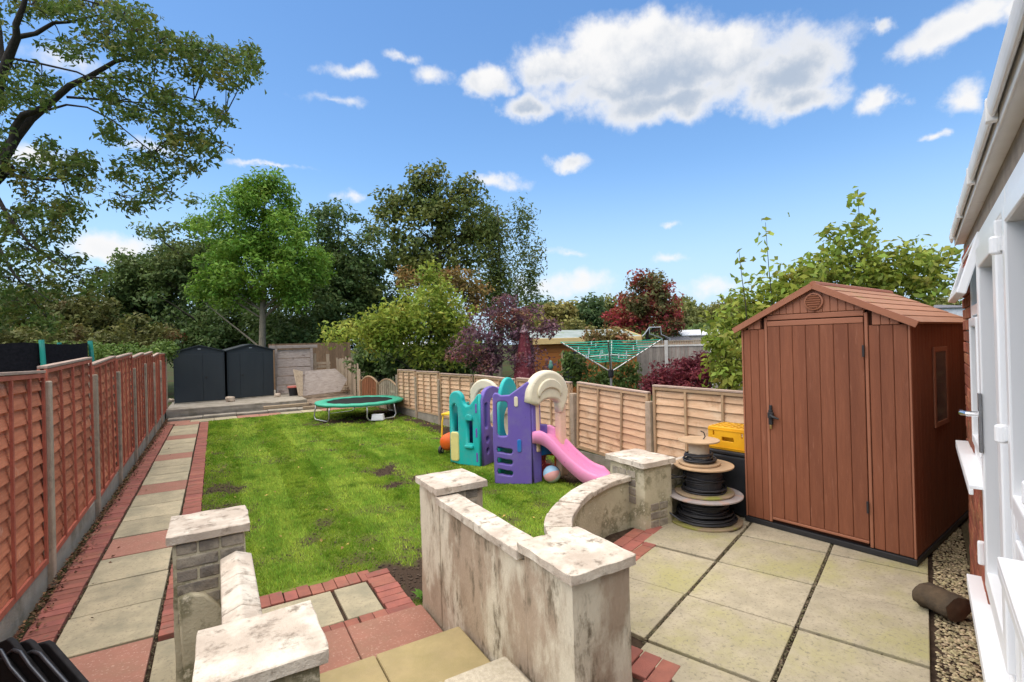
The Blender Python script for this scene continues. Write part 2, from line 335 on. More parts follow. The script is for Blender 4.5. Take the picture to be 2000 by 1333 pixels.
# brick border between the slabs and the walls
def uvpaver(u, v, along_u, me=None):
    p = uv(u, v); return paver(pav_x if along_u else pav_y, patio, p.x, p.y, .002, PA)
for k in range(16): uvpaver(1.10 + .104 * k * .96, .30 + .098 * k * .96, k % 2 == 0)
for k in range(9):
    for r in range(3):
        u = 2.02 + .21 * (k % 3) - .04 * r; v = 1.06 + .104 * (k // 3) + .21 * r
        q = uv(u, v)
        if u < 2.50 and v < 1.62 and (q.x > 1.76 or q.y < 1.76): uvpaver(u, v, True)
for k in range(7):
    for r in range(3):
        u = 3.33 + .21 * k + .05 * r; v = 1.79 + .105 * r
        q = uv(u, v)
        if q.y < 3.33 and u < 5.0 and not (q.x < 2.75 and q.y > 3.12): uvpaver(u, v, True)
for k in range(5): uvpaver(2.76 + .21 * k * .5, 1.78 + .02 * k, True)

# ---- gravel strip along the house wall
gs = MB(); gs.prism([pxy(-1, -.60), pxy(7.5, -.60), pxy(7.5, -.012), pxy(-1, -.012)], -.44, -.03)
M_gravelbed = mat('gravel_bed', (.20, .17, .09), (.12, .10, .06), scale=60, rough=.97, bump=.9, bscale=140, rnd=0)
tag(gs.build('gravel_strip', M_gravelbed), kind='structure')
M_peb = mat('pebbles', (.40, .33, .20), (.28, .24, .13), scale=30, rough=.9, bump=.2, rnd=0, island=.45, hue=.02)
def pebbles(name, pts, r0, r1, m, label, cat):
    ico = np.array([(0, 0, 1), (.9, 0, .3), (.28, .86, .3), (-.73, .53, .3), (-.73, -.53, .3), (.28, -.86, .3), (0, 0, -.6)])
    fc = [(0, 1, 2), (0, 2, 3), (0, 3, 4), (0, 4, 5), (0, 5, 1), (6, 2, 1), (6, 3, 2), (6, 4, 3), (6, 5, 4), (6, 1, 5)]
    vs = []; fs = []
    for i, p in enumerate(pts):
        s = rng.uniform(r0, r1) * np.array([1, rng.uniform(.6, 1), rng.uniform(.5, .8)]); a = rng.uniform(0, 6.28); c, sn = math.cos(a), math.sin(a)
        q = (ico * (1 + rng.uniform(-.15, .15, ico.shape))) * s; q = np.stack([q[:, 0] * c - q[:, 1] * sn, q[:, 0] * sn + q[:, 1] * c, q[:, 2]], 1) + np.array(p)
        vs += q.tolist(); fs += [tuple(j + 7 * i for j in f) for f in fc]
    me = bpy.data.meshes.new(name); me.from_pydata(vs, [], fs); me.materials.append(m)
    return tag(link(name, me), label, cat, kind='stuff')
pts = []
for _ in range(5200):
    u = 1.6 + 4.2 * random.random() ** 1.2; v = random.uniform(-.215, -.018); q = uv(u, v); pts.append((q.x, q.y, -.026 + random.random() * .012))
pebbles('gravel', pts, .007, .016, M_peb, 'tan gravel in the narrow strip along the house wall', 'gravel')

# grit and moss that has settled in the joints
M_grit = mat('joint_grit', (.16, .13, .085), (.09, .085, .04), scale=30, rough=.97, bump=.3, rnd=0, island=.5, hue=.04)
pts = []
for _ in range(2600):
    r_ = random.random()
    if r_ < .5: q = uv(random.uniform(2.2, 5.2), random.choice((.608, 1.252)) + random.gauss(0, .005)); pts.append((q.x, q.y, -.016 + random.random() * .012))
    elif r_ < .53: q = uv(random.choice(US[3:8]) + random.gauss(0, .004), random.uniform(0, 1.8)); pts.append((q.x, q.y, -.018 + random.random() * .008))
    else: pts.append((random.choice((-1.037, -.415)) + random.gauss(0, .006), 3.6 + 9 * random.random() ** 1.6, LAWN - .026 + random.random() * .018))
pebbles('joint_grit', pts, .004, .010, M_grit, 'grit and moss caught in the joints of the paving', 'grit')

# ---- lawn: base sheet with bare patches, blades on top
BARE = [(.55 - .55, 8.7, .38, .55, .8), (-.02, 7.55, .42, .4, .75), (-.02, 9.6, .25, .5, .6), (1.95, 4.45, .62, .55, 1.15), (1.75, 3.8, .42, .55, 1.2), (1.5, 4.3, .3, .5, 1.1), (4.78, 6.5, .34, 3.2, 1.1), (4.75, 11, .3, 5, .9),
        (2.45, 8.35, .32, .42, .95), (2.35, 7.4, .35, .22, .9), (1.75, 6.35, .45, .17, .5), (2.75, 7.6, .24, .18, .9), (.9, 10.3, .3, .3, .45), (2.2, 9.6, .3, .2, .55), (3.0, 10.4, .3, .2, .5), (2.9, 14.6, .9, .7, .85), (3.9, 14.6, 1.0, .9, .9),
        (2.9, 5.15, .3, .25, .6), (3.55, 4.6, .5, .3, .5), (4.6, 15.6, .5, 1.2, 1), (1.2, 4.98, .35, .17, .55), (1.0, 5.6, .3, .2, .35), (.2, 13.5, .3, .5, .4), (1.4, 7.3, .5, .3, .3), (3.4, 6.9, .6, .4, .35), (.25, 6.6, .2, .3, .6), (2.0, 5.6, .4, .2, .4)]
def bare(x, y):
    b = np.zeros_like(x)
    wob = .35 * np.sin(x * 7.3 + y * 5.1) + .3 * np.sin(x * 13.7 - y * 9.2 + 1.3) + .22 * np.sin(x * 23 + y * 19)
    for (cx, cy, rx, ry, w) in BARE:
        rx, ry, w = rx * 1.25, ry * 1.25, w * 1.15
        d = np.sqrt(((x - cx) / rx) ** 2 + ((y - cy) / ry) ** 2); b = np.maximum(b, w * np.clip(1.35 - d + wob * .5, 0, 1))
    thin = np.sin(x * 3.1 + 1.9 * np.sin(y * 1.7)) * np.sin(y * 2.3 + 1.4 * np.sin(x * 2.9)) + .6 * np.sin(x * 8.7 + y * 3.3) * np.sin(y * 7.1 - x * 2.2)
    b = np.maximum(b, .8 * np.clip(thin - .42, 0, 1))
    return np.clip(b, 0, 1)
def lawn_in(x, y):
    xr = 4.83 + (15.15 - y) * .0594
    ok = (x > -.19) & (x < xr - .05) & (y < 17.2) & (y > 3.3)
    ok &= ~((x < 1.335) & (y < 4.725)) & ~((x < 1.78) & (y < 3.36))
    ok &= ~((x > 1.37) & (x < 1.74) & (y < 3.83)) & ~((x > 1.7) & (y < 3.55 - .30 * np.clip(2.9 - x, 0, 2)))
    return ok
nx, ny = 108, 284
gx = np.linspace(-.19, 5.45, nx); gy = np.linspace(2.3, 17.25, ny); X, Y = np.meshgrid(gx, gy)
def lawnz(x, y): return LAWN - .004 + .012 * np.sin(x * 2.1 + y * .7) * np.sin(y * 1.3 - x) - .018 * bare(x, y)
Z = lawnz(X, Y); idx = np.arange(nx * ny).reshape(ny, nx); fc = np.stack([idx[:-1, :-1], idx[:-1, 1:], idx[1:, 1:], idx[1:, :-1]], -1).reshape(-1, 4)
cxm = (X[:-1, :-1] + X[1:, 1:]) / 2; cym = (Y[:-1, :-1] + Y[1:, 1:]) / 2
keep = ~((cxm < 1.30) & (cym < 4.70)).reshape(-1) & ~((cxm < 1.42) & (cym < 3.4)).reshape(-1)
me = bpy.data.meshes.new('lawn'); me.from_pydata(np.stack([X, Y, Z], -1).reshape(-1, 3).tolist(), [], fc[keep].tolist())
at_ = me.attributes.new('soil', 'FLOAT', 'POINT'); at_.data.foreach_set('value', bare(X, Y).reshape(-1).astype(np.float32))
ml = bpy.data.materials.new('lawn_base'); ml.use_nodes = True; t = ml.node_tree; pr = t.nodes['Principled BSDF']
a = t.nodes.new('ShaderNodeAttribute'); a.attribute_name = 'soil'; gg = t.nodes.new('ShaderNodeNewGeometry')
n1 = t.nodes.new('ShaderNodeTexNoise'); n1.inputs['Scale'].default_value = 9; n1.inputs['Detail'].default_value = 8; t.links.new(gg.outputs['Position'], n1.inputs['Vector'])
r1 = t.nodes.new('ShaderNodeMix'); r1.data_type = 'RGBA'; r1.inputs[6].default_value = (.10, .165, .02, 1); r1.inputs[7].default_value = (.21, .27, .045, 1); t.links.new(n1.outputs[0], r1.inputs[0])
r2 = t.nodes.new('ShaderNodeMix'); r2.data_type = 'RGBA'; r2.inputs[7].default_value = (.062, .043, .03, 1); t.links.new(r1.outputs[2], r2.inputs[6]); t.links.new(a.outputs['Fac'], r2.inputs[0])
t.links.new(r2.outputs[2], pr.inputs['Base Color']); pr.inputs['Roughness'].default_value = .98; pr.inputs['Specular IOR Level'].default_value = .05
n2 = t.nodes.new('ShaderNodeTexNoise'); n2.inputs['Scale'].default_value = 60; n2.inputs['Detail'].default_value = 6; t.links.new(gg.outputs['Position'], n2.inputs['Vector'])
bp = t.nodes.new('ShaderNodeBump'); bp.inputs['Strength'].default_value = .9; bp.inputs['Distance'].default_value = .02; t.links.new(n2.outputs[0], bp.inputs['Height']); t.links.new(bp.outputs[0], pr.inputs['Normal'])
me.materials.append(ml); tag(link('lawn', me), kind='structure')
# blades
def blades(n, x0, x1, y0, y1, h0, h1, w0, w1):
    x = rng.uniform(x0, x1, n); y = rng.uniform(y0, y1, n)
    tuft = .5 + .5 * np.sin(x * 9.1 + 2 * np.sin(y * 6.3)) * np.sin(y * 8.3 + 1.7 * np.sin(x * 5.2))
    k = lawn_in(x, y) & (rng.random(n) > bare(x, y) * 1.05); x, y, tuft = x[k], y[k], tuft[k]; n = len(x)
    a = rng.uniform(0, 6.283, n); b = np.where(np.floor((x + .25 + .04 * np.sin(y * 1.1)) / .56) % 2 > .5, 1.57, -1.57) + rng.normal(0, .85, n); h = rng.uniform(h0, h1, n) * (.6 + .6 * tuft); w = rng.uniform(w0, w1, n); lean = rng.uniform(.2, 1.1, n) * h
    z = lawnz(x, y) - .002
    p0 = np.stack([x - np.cos(a) * w / 2, y - np.sin(a) * w / 2, z], 1); p1 = np.stack([x + np.cos(a) * w / 2, y + np.sin(a) * w / 2, z], 1)
    p2 = np.stack([x + np.cos(b) * lean, y + np.sin(b) * lean, z + h], 1)
    return np.stack([p0, p1, p2], 1).reshape(-1, 3)
V = np.concatenate([blades(150000, -.19, 5.4, 3.3, 6.6, .022, .042, .007, .013), blades(120000, -.19, 5.4, 6.6, 10, .022, .045, .011, .02),
                    blades(70000, -.19, 5.3, 10, 17.2, .025, .05, .018, .034)])
me = bpy.data.meshes.new('grass'); nv = len(V); me.vertices.add(nv); me.vertices.foreach_set('co', V.astype(np.float32).ravel()); me.loops.add(nv); me.loops.foreach_set('vertex_index', np.arange(nv, dtype=np.int32))
me.polygons.add(nv // 3); me.polygons.foreach_set('loop_start', np.arange(0, nv, 3, dtype=np.int32)); me.update(); me.validate()
M_grass = mat('grass_blades', (.39, .52, .07), (.17, .33, .03), scale=1.7, stretch=(1.5, .5, 1), rough=.75, bump=0, rnd=0, island=.35, hue=.025, spec=.2, transl=.35, c3=(.12, .24, .02), s3=3.2, t3=.60, w3=.10)
me.materials.append(M_grass); tag(link('grass', me), 'short mown green grass with bare muddy patches', 'grass', kind='stuff')

# ---- leaf litter along the foot of the left fence, and a few fallen leaves on the lawn
def leafquads(P, Nrm, L, W, droop=.0):
    n = len(P); r = rng.normal(size=(n, 3)); T = r - (r * Nrm).sum(1, keepdims=True) * Nrm; T /= np.linalg.norm(T, axis=1, keepdims=True) + 1e-9; B = np.cross(Nrm, T)
    L = L[:, None]; W = W[:, None]
    q = np.stack([P - T * L * .5, P + B * W * .5 + Nrm * W * .18 - T * L * .08, P + T * L * .5 - Nrm * L * .12, P - B * W * .5 + Nrm * W * .18 - T * L * .08], 1)
    return q.reshape(-1, 3)
def quadmesh(name, V, m):
    me = bpy.data.meshes.new(name); nv = len(V); me.vertices.add(nv); me.vertices.foreach_set('co', V.astype(np.float32).ravel()); me.loops.add(nv)
    me.loops.foreach_set('vertex_index', np.arange(nv, dtype=np.int32)); me.polygons.add(nv // 4); me.polygons.foreach_set('loop_start', np.arange(0, nv, 4, dtype=np.int32)); me.update(); me.materials.append(m); return me
def unit(a): return a / (np.linalg.norm(a, axis=1, keepdims=True) + 1e-9)
n = 2600; y = rng.uniform(3.6, 18.6, n); x = -1.36 + .03 + np.abs(rng.normal(0, .06, n)) + .02; x = np.where(rng.random(n) < .02, x + rng.uniform(0, .4, n), x)
P_ = np.stack([x, y, LAWN + .012 + rng.uniform(0, .02, n)], 1); Nn = unit(np.stack([rng.normal(0, .45, n), rng.normal(0, .45, n), np.ones(n)], 1))
M_litter = mat('dry_leaves', (.20, .105, .05), (.10, .06, .035), scale=40, rough=.9, bump=0, rnd=0, island=.5, hue=.03)
tag(link('leaf_litter', quadmesh('leaf_litter', leafquads(P_, Nn, rng.uniform(.02, .045, n), rng.uniform(.014, .03, n)), M_litter)), 'brown fallen leaves drifted along the foot of the reddish fence', 'leaf litter', kind='stuff')
M_fall = mat('fallen_leaves', (.42, .33, .08), (.30, .17, .06), scale=20, rough=.8, bump=0, rnd=0, island=.4, hue=.04)
n = 150; x = rng.uniform(-.1, 4.7, n); y = rng.uniform(4.9, 17, n); k = lawn_in(x, y); x, y = x[k], y[k]; n = len(x)
P_ = np.stack([x, y, np.full(n, LAWN + .035)], 1); Nn = unit(np.stack([rng.normal(0, .35, n), rng.normal(0, .35, n), np.ones(n)], 1))
tag(link('fallen_leaves', quadmesh('fallen_leaves', leafquads(P_, Nn, rng.uniform(.035, .06, n), rng.uniform(.02, .035, n)), M_fall)), 'yellow fallen leaves scattered over the lawn', 'leaves', kind='stuff')

# ------------------------------------------------------------------ rendered garden walls
brick_me = MB().box((0, 0, 0), (.205, .03, .063)).mesh('brick', M_wbrick); half_me = MB().box((0, 0, 0), (.10, .03, .063)).mesh('brick', M_wbrick)
def rough_box(x0, x1, y0, y1, z0, z1, amp=.006, seg=.06, seed=0, m=None, name='body', chip=0.0):
    bm = bmesh.new(); bmesh.ops.create_cube(bm, size=1)
    n = max(2, int(max(x1 - x0, y1 - y0, z1 - z0) / seg)); 
    bmesh.ops.subdivide_edges(bm, edges=bm.edges[:], cuts=min(n, 14), use_grid_fill=True)
    for v in bm.verts:
        p = Vector((x0 + (v.co.x + .5) * (x1 - x0), y0 + (v.co.y + .5) * (y1 - y0), z0 + (v.co.z + .5) * (z1 - z0)))
        edge = sum(abs(abs(c) - .5) < 1e-4 for c in v.co); ctr = Vector(((x0 + x1) / 2, (y0 + y1) / 2, (z0 + z1) / 2))
        q = Vector((mnoise.noise(p * 9 + Vector((seed, 0, 0))), mnoise.noise(p * 9 + Vector((0, seed + 5, 0))), mnoise.noise(p * 9 + Vector((0, 0, seed + 9)))))
        p += q * amp
        if edge >= 2: p += (ctr - p).normalized() * (amp * .9 + chip * max(0, mnoise.noise(p * 14)))
        v.co = p
    me = bpy.data.meshes.new(name); bm.to_mesh(me); bm.free()
    if m: me.materials.append(m)
    return me
def pillar(root, x0, x1, y0, y1, z0, top, m, seed, cap_over=.03, bricks=None, cap=None):
    p = link('pillar', rough_box(x0, x1, y0, y1, z0, top - .052, .005, .07, seed, m, 'pillar'), root, world=True)
    cx0, cx1, cy0, cy1 = cap or (x0 - cap_over, x1 + cap_over, y0 - cap_over, y1 + cap_over)
    link('cap', rough_box(cx0, cx1, cy0, cy1, top - .05, top, .005, .035, seed + 3, M_cap, 'cap', chip=.012), p, world=True)
    for (face, a0, a1, zb0, zb1) in bricks or ():
        z = zb1 - .035; row = 0
        while z > zb0:
            a = a0 + (.0 if row % 2 else .0)
            ws = [.205, .10] if row % 2 else [.10, .205]
            q = a0
            while q < a1 - .05:
                w = ws[0] if (q == a0) else ws[1]
                w = min(w, a1 - q)
                if w > .06:
                    meb = brick_me if w > .15 else half_me
                    s = w / (.205 if w > .15 else .10)
                    if face == 'y': loc = (q + w / 2, y0 + .0085 + random.uniform(-.003, .003), z); rt = (random.uniform(-.02, .02), 0, random.uniform(-.02, .02))
                    else: loc = (x0 + .0085 + random.uniform(-.003, .003), q + w / 2, z); rt = (0, random.uniform(-.02, .02), R(90))
                    link('brick', meb, p, loc=loc, rot=rt, scale=(s, 1, 1), bevel=.006)
                q += w + .012; ws = ws[::-1]
            z -= .077; row += 1
    return p
# left wall
wl = thing('garden_wall', 'pale capped wall with two pillars and ridged coping left of the steps', 'wall', (.05, 2.9, LAWN))
pillar(wl, -.235, .135, 3.465, 3.845, -.45, .65, M_render2, 3, cap=(-.262, .162, 3.44, 3.872), bricks=[('y', -.215, .125, .12, .595)])
pillar(wl, -.055, .295, 1.87, 2.22, -.45, .65, M_render2, 8, cap=(-.082, .322, 1.845, 2.242))
link('wall_body', rough_box(.025, .14, 2.22, 3.466, -.45, .44, .006, .09, 5, M_render, 'wall_body'), wl, world=True)
for k, (y0, y1) in enumerate(((2.244, 2.70), (2.706, 3.08), (3.086, 3.438))):
    c = MB(); c.add([(.0, y0, .435), (.165, y0, .435), (.165, y0, .47), (.083, y0, .503), (.0, y0, .47), (.0, y1, .435), (.165, y1, .435), (.165, y1, .47), (.083, y1, .503), (.0, y1, .47)],
                    [(4, 3, 2, 1, 0), (5, 6, 7, 8, 9), (0, 1, 6, 5), (1, 2, 7, 6), (2, 3, 8, 7), (3, 4, 9, 8), (4, 0, 5, 9)])
    c.build('coping', M_cap, wl, bevel=.008)
sp = MB(); pl = [(-.2, -.3), (.02, -.35), (.06, -.1), (.03, .08), (-.02, .2), (-.09, .28), (-.16, .30), (-.22, .29)]
sm = plate([(x, z) for x, z in pl], (), .05, .012, 'render_patch', M_render2); link('render_patch', sm, wl, loc=(-.05 + .01, 3.445 - 2.9, .03 - LAWN - .02))
# centre wall
wc = thing('garden_wall', 'tall stained rendered wall with two capped pillars between steps and lawn', 'wall', (1.55, 2.8, LAWN))
pillar(wc, 1.372, 1.735, 3.425, 3.815, -.45, .66, M_render, 13, cap=(1.345, 1.765, 3.39, 3.845), bricks=[('y', 1.48, 1.72, .30, .605)])
pillar(wc, 1.372, 1.722, 1.835, 2.25, -.45, .65, M_render, 18, cap=(1.343, 1.75, 1.805, 2.28))
link('wall_body', rough_box(1.378, 1.492, 2.251, 3.424, -.45, .545, .006, .09, 15, M_render, 'wall_body'), wc, world=True)
for k, (y0, y1) in enumerate(((2.283, 2.80), (2.806, 3.423))):
    link('coping', rough_box(1.346, 1.52, y0, y1, .546, .60, .004, .05, 20 + k, M_cap, 'coping', chip=.01), wc, world=True)
# curved wall to the right-hand pillar and on to the fence
wr = thing('garden_wall', 'curved low wall with segmented coping ending in a crumbling square pillar', 'wall', (2.7, 3.2, LAWN))
pillar(wr, 3.252, 3.60, 3.25, 3.70, -.45, .60, M_render2, 23, cap=(3.22, 3.632, 3.22, 3.73), bricks=[('y', 3.32, 3.59, .02, .22), ('x', 3.36, 3.66, .22, .50)])
cl = [(3.25, 3.50), (2.95, 3.455), (2.62, 3.32), (2.34, 3.145), (2.12, 2.96), (1.96, 2.76), (1.86, 2.53), (1.825, 2.27)]
def catmull(p, m=6):
    p = [Vector((*q, 0)) for q in p]; p = [p[0] * 2 - p[1]] + p + [p[-1] * 2 - p[-2]]; o = []
    for i in range(1, len(p) - 2):
        for j in range(m):
            t = j / m; o.append(.5 * ((2 * p[i]) + (p[i + 1] - p[i - 1]) * t + (2 * p[i - 1] - 5 * p[i] + 4 * p[i + 1] - p[i + 2]) * t * t + (3 * p[i] - p[i - 1] - 3 * p[i + 1] + p[i + 2]) * t ** 3))
    return o + [p[-2]]
cp = catmull(cl, 6)
def ribbon(pts, w, z0, z1):
    b = MB(); n = len(pts); vs = []
    for i, p in enumerate(pts):
        t = (pts[min(i + 1, n - 1)] - pts[max(i - 1, 0)]).normalized(); nr = Vector((-t.y, t.x, 0)) * w / 2
        for q, z in ((p - nr, z0), (p + nr, z0), (p + nr, z1), (p - nr, z1)): vs.append((q.x, q.y, z + (0 if z == z0 else mnoise.noise(q * 8) * .004)))
    fs = [(i * 4 + j, i * 4 + (j + 1) % 4, i * 4 + 4 + (j + 1) % 4, i * 4 + 4 + j) for i in range(n - 1) for j in range(4)] + [(3, 2, 1, 0), tuple((n - 1) * 4 + j for j in range(4))]
    return b.add(vs, fs)
ribbon(cp, .115, -.45, .40).build('wall_body', M_render2, wr)
for k in range(7):
    seg = cp[k * 6:k * 6 + 7]
    a = [q.copy() for q in seg]; a[0] = a[0] + (a[1] - a[0]) * .12; a[-1] = a[-1] + (a[-2] - a[-1]) * .12
    ribbon(a, .185 + random.uniform(-.008, .008), .400 + .002 * (k % 2), .452 + random.uniform(-.005, .008)).build('coping', M_cap, wr, bevel=.008)
link('wall_body', rough_box(3.601, 5.42, 3.37, 3.48, -.45, .445, .006, .12, 25, M_render2, 'wall_body'), wr, world=True)
for k in range(4): link('coping', rough_box(3.634 + k * .44, 4.07 + k * .44, 3.345, 3.51, .447, .50, .004, .05, 30 + k, M_cap, 'coping', chip=.01), wr, world=True)
# crumbs of soil where the turf is worn away
M_clod = mat('soil_clods', (.085, .06, .042), (.05, .036, .026), scale=30, rough=.98, bump=.3, rnd=0, island=.4)
cx_, cy_ = rng.uniform(-.15, 5.2, 26000), rng.uniform(3.35, 12, 26000); k = (rng.random(26000) < bare(cx_, cy_) ** 2 * .9) & lawn_in(cx_, cy_); cx_, cy_ = cx_[k][:3600], cy_[k][:3600]
pebbles('soil_clods', list(zip(cx_, cy_, lawnz(cx_, cy_) + .004)), .006, .02, M_clod, 'crumbs of dark bare soil in the worn patches of turf', 'soil')
# weed at the wall foot
M_weed = mat('weed_leaf', (.13, .28, .03), (.09, .2, .025), scale=20, rough=.7, bump=0, rnd=0, island=.3, transl=.3)
wv = []
for i in range(26):
    a = rng.uniform(0, 6.28); l = rng.uniform(.05, .1); tip = np.array([math.cos(a) * l, math.sin(a) * l, rng.uniform(.02, .07)]); s = np.array([-math.sin(a), math.cos(a), 0]) * .014; b = np.array([1.30, 3.98, LAWN + .0])
    wv += [b + s * .3, b + tip * .55 + s + np.array([0, 0, .02]), b + tip, b + tip * .55 - s + np.array([0, 0, .02])]
wo = tag(link('weed', quadmesh('weed', np.array(wv), M_weed), loc=(.10, -.06, .0)), 'small green weed in the bare soil at the wall foot', 'weed')

# ------------------------------------------------------------------ lap-panel fences
M_redwood = mat('red_stained_wood', (.57, .205, .108), (.46, .15, .076), scale=3.2, stretch=(6, 1, 14), rough=.8, bump=.5, bscale=10, bstretch=(6, 1, 22), rnd=.2, c3=(.36, .115, .06), s3=.8, t3=.56, w3=.14, c4=(.62, .33, .22), s4=6, t4=.66, w4=.08)
M_redbatten = mat('red_batten', (.44, .13, .08), (.34, .095, .06), scale=6, rough=.8, bump=.3, bscale=40, rnd=.15)
M_greycap = mat('weathered_cap', (.48, .36, .29), (.36, .26, .20), scale=7, stretch=(8, 1, 8), rough=.9, bump=.4, bscale=40, rnd=.15)
M_palewood = mat('pale_lap_wood', (.69, .455, .28), (.56, .35, .205), scale=2.6, stretch=(5, 1.2, 12), rough=.85, bump=.45, bscale=10, bstretch=(6, 1, 22), rnd=.14, c3=(.36, .195, .10), s3=4.2, t3=.63, w3=.1, c4=(.68, .50, .33), s4=2.2, t4=.58, w4=.12)
M_palebatten = mat('pale_batten', (.46, .31, .18), (.36, .24, .14), scale=6, rough=.85, bump=.3, bscale=40, rnd=.15)
def slat_mesh(Lp, h, mm, seed):
    r = random.Random(seed); n = 12; b = MB(); vs = []
    for i in range(n + 1):
        x = -Lp / 2 + Lp * i / n; wv = .005 * math.sin(i * .7 + seed) + r.uniform(-.0025, .0025)
        vs += [(x, -.004, h + .022), (x, -.012, h + .022), (x, .016, wv), (x, .030, wv)]
    fs = [(i * 4 + a, i * 4 + bb, i * 4 + 4 + bb, i * 4 + 4 + a) for i in range(n) for a, bb in ((1, 0), (0, 3), (3, 2), (2, 1))] + [(0, 1, 2, 3), (n * 4 + 3, n * 4 + 2, n * 4 + 1, n * 4)]
    return b.add(vs, fs).mesh('slat', mm)
def lap_panel(root, A, B, z0, z1, zt1, side, rows, nbat, ms, mb_, mc, cache, capw=.05):
    """panel between ground points A and B; local +y faces the garden. z1 top at A, zt1 top at B"""
    A = Vector((*A, 0)); B = Vector((*B, 0)); d = B - A; Lp = d.length - .02; mid = (A + B) / 2; rz = math.atan2(d.y, d.x)
    if side < 0: rz += math.pi
    tilt = math.atan2((zt1 - z1) * (1 if side > 0 else -1), Lp)
    H = (z1 + zt1) / 2 - z0
    pm = MB(); Hh = H - .03
    for s in (-1, 1):
        pm.box((s * (Lp / 2 - .02), .026, Hh / 2), (.04, .022, Hh)); pm.box((s * (Lp / 2 - .02), -.024, Hh / 2), (.04, .02, Hh))
    pm.box((0, .027, .03), (Lp - .085, .02, .05)); pm.box((0, .027, Hh - .02), (Lp - .085, .02, .036))
    p = pm.build('panel', mb_, root, world=False, loc=(mid.x - wloc(root).x, mid.y - wloc(root).y, z0 - wloc(root).z), rot=(0, -tilt * 1, rz))
    MB().box((0, .004, H - .014), (Lp, .075, .026)).build('capping', mc, p, world=False, loc=(0, 0, 0), bevel=.004)
    ex = (H - .06) / rows
    key = (round(Lp, 1), rows, ms.name)
    if key not in cache: cache[key] = [slat_mesh(Lp - .01, ex, ms, i + hash(key) % 99) for i in range(5)]
    for r_ in range(rows):
        link('slat', random.choice(cache[key]), p, loc=(0, -.012, .012 + ex * r_), rot=(random.uniform(-.012, .004), random.uniform(-.003, .003), 0))
    for i in range(nbat):
        x = -Lp / 2 + Lp * (i + 1) / (nbat + 1)
        MB().box((x, .033, Hh / 2), (.032, .02, Hh - .08)).build('batten', mb_, p, world=False, loc=(0, 0, 0))
    return p
cache = {}
fl = thing('fence', 'reddish brown lap panel fence with concrete posts along the left path', 'fence', (-1.37, 12, LAWN))
ys = [2.35, 4.28, 6.22, 8.36, 10.18, 12.02, 13.82, 15.66, 17.48, 19.32]
tops = [(1.59, 1.60), (1.595, 1.56), (1.60, 1.66), (1.575, 1.66), (1.64, 1.70), (1.62, 1.70), (1.66, 1.72), (1.60, 1.68), (1.66, 1.66)]
for i in range(len(ys) - 1):
    lap_panel(fl, (-1.385, ys[i] + .06), (-1.385, ys[i + 1] - .06), -.19, *tops[i], -1, 13, 3, M_redwood, M_redbatten, M_greycap, cache)
    MB().bx(-1.41, -1.362, ys[i] + .055, ys[i + 1] - .055, -.45, -.197).build('gravel_board', M_conc, fl, bevel=.006)
for i, y in enumerate(ys):
    p = MB(); h = 1.42 + random.uniform(-.02, .04) if i < 9 else 1.62
    p.box((-1.385 + .01, y, (h - .45) / 2), (.115, .10, h + .45)); p.build('post', M_post, fl, bevel=.012)
fr = thing('fence', 'pale pine lap panel fence with concrete posts along the right of the lawn', 'fence', (5.2, 9, LAWN))
def rfx(y): return 4.83 + (15.15 - y) * .0594
ysr = [3.47, 5.27, 6.95, 8.72, 10.45, 12.2, 13.7, 15.15]
tr = [(1.03, 1.035), (.925, 1.0), (.985, .99), (.96, .985), (.975, .955), (.985, .965), (.985, .965)]
for i in range(len(ysr) - 1):
    a, b = ysr[i] + .06, ysr[i + 1] - .06
    lap_panel(fr, (rfx(a) + .02, a), (rfx(b) + .02, b), -.18, *tr[i], 1, 10, 2, M_palewood, M_palebatten, M_greycap, cache)
    g_ = MB(); c = Vector((rfx((a + b) / 2) + .02, (a + b) / 2, -.32)); g_.box(c, (.045, b - a, .26), Matrix.Rotation(math.atan(.0594), 3, 'Z')); g_.build('gravel_board', M_conc, fr, bevel=.006)
for i, y in enumerate(ysr):
    MB().box((rfx(y) + .01, y, .17), (.11, .10, 1.24)).build('post', M_post, fr, bevel=.012)

# ------------------------------------------------------------------ brown garden shed
M_shed = mat('brown_resin', (.255, .090, .044), (.21, .072, .035), scale=3, stretch=(14, 14, 1.2), rough=.62, bump=.35, bscale=26, bstretch=(9, 9, .8), rnd=.05, spec=.3, c3=(.185, .062, .030), s3=2.2, t3=.57, w3=.14, c4=(.31, .13, .075), s4=14, t4=.66, w4=.1, st3=(3, 3, .35))
M_shedtrim = mat('brown_resin_trim', (.33, .135, .075), (.30, .12, .066), scale=3, rough=.55, bump=.15, bscale=60, rnd=.02, spec=.3)
M_shedroof = mat('brown_resin_roof', (.36, .185, .105), (.31, .155, .085), scale=3, stretch=(2, 8, 2), rough=.65, bump=.25, bscale=40, rnd=.06, c3=(.26, .22, .08), s3=3, t3=.64, w3=.06)
M_black = mat('black_plastic', (.02, .02, .021), (.028, .028, .03), scale=8, rough=.5, bump=.1, bscale=80, rnd=.05, spec=.35)
M_groove = mat('groove', (.06, .02, .01), rough=.9, bump=0, rnd=0)
SA = R(7.0)     # shed turned a little off the garden axis; local x = front right, y = back, front faces -X world
shed = thing('garden_shed', 'brown plastic plank shed with a gable roof and a black door handle', 'shed', (4.185, 2.90, 0), SA - R(90))
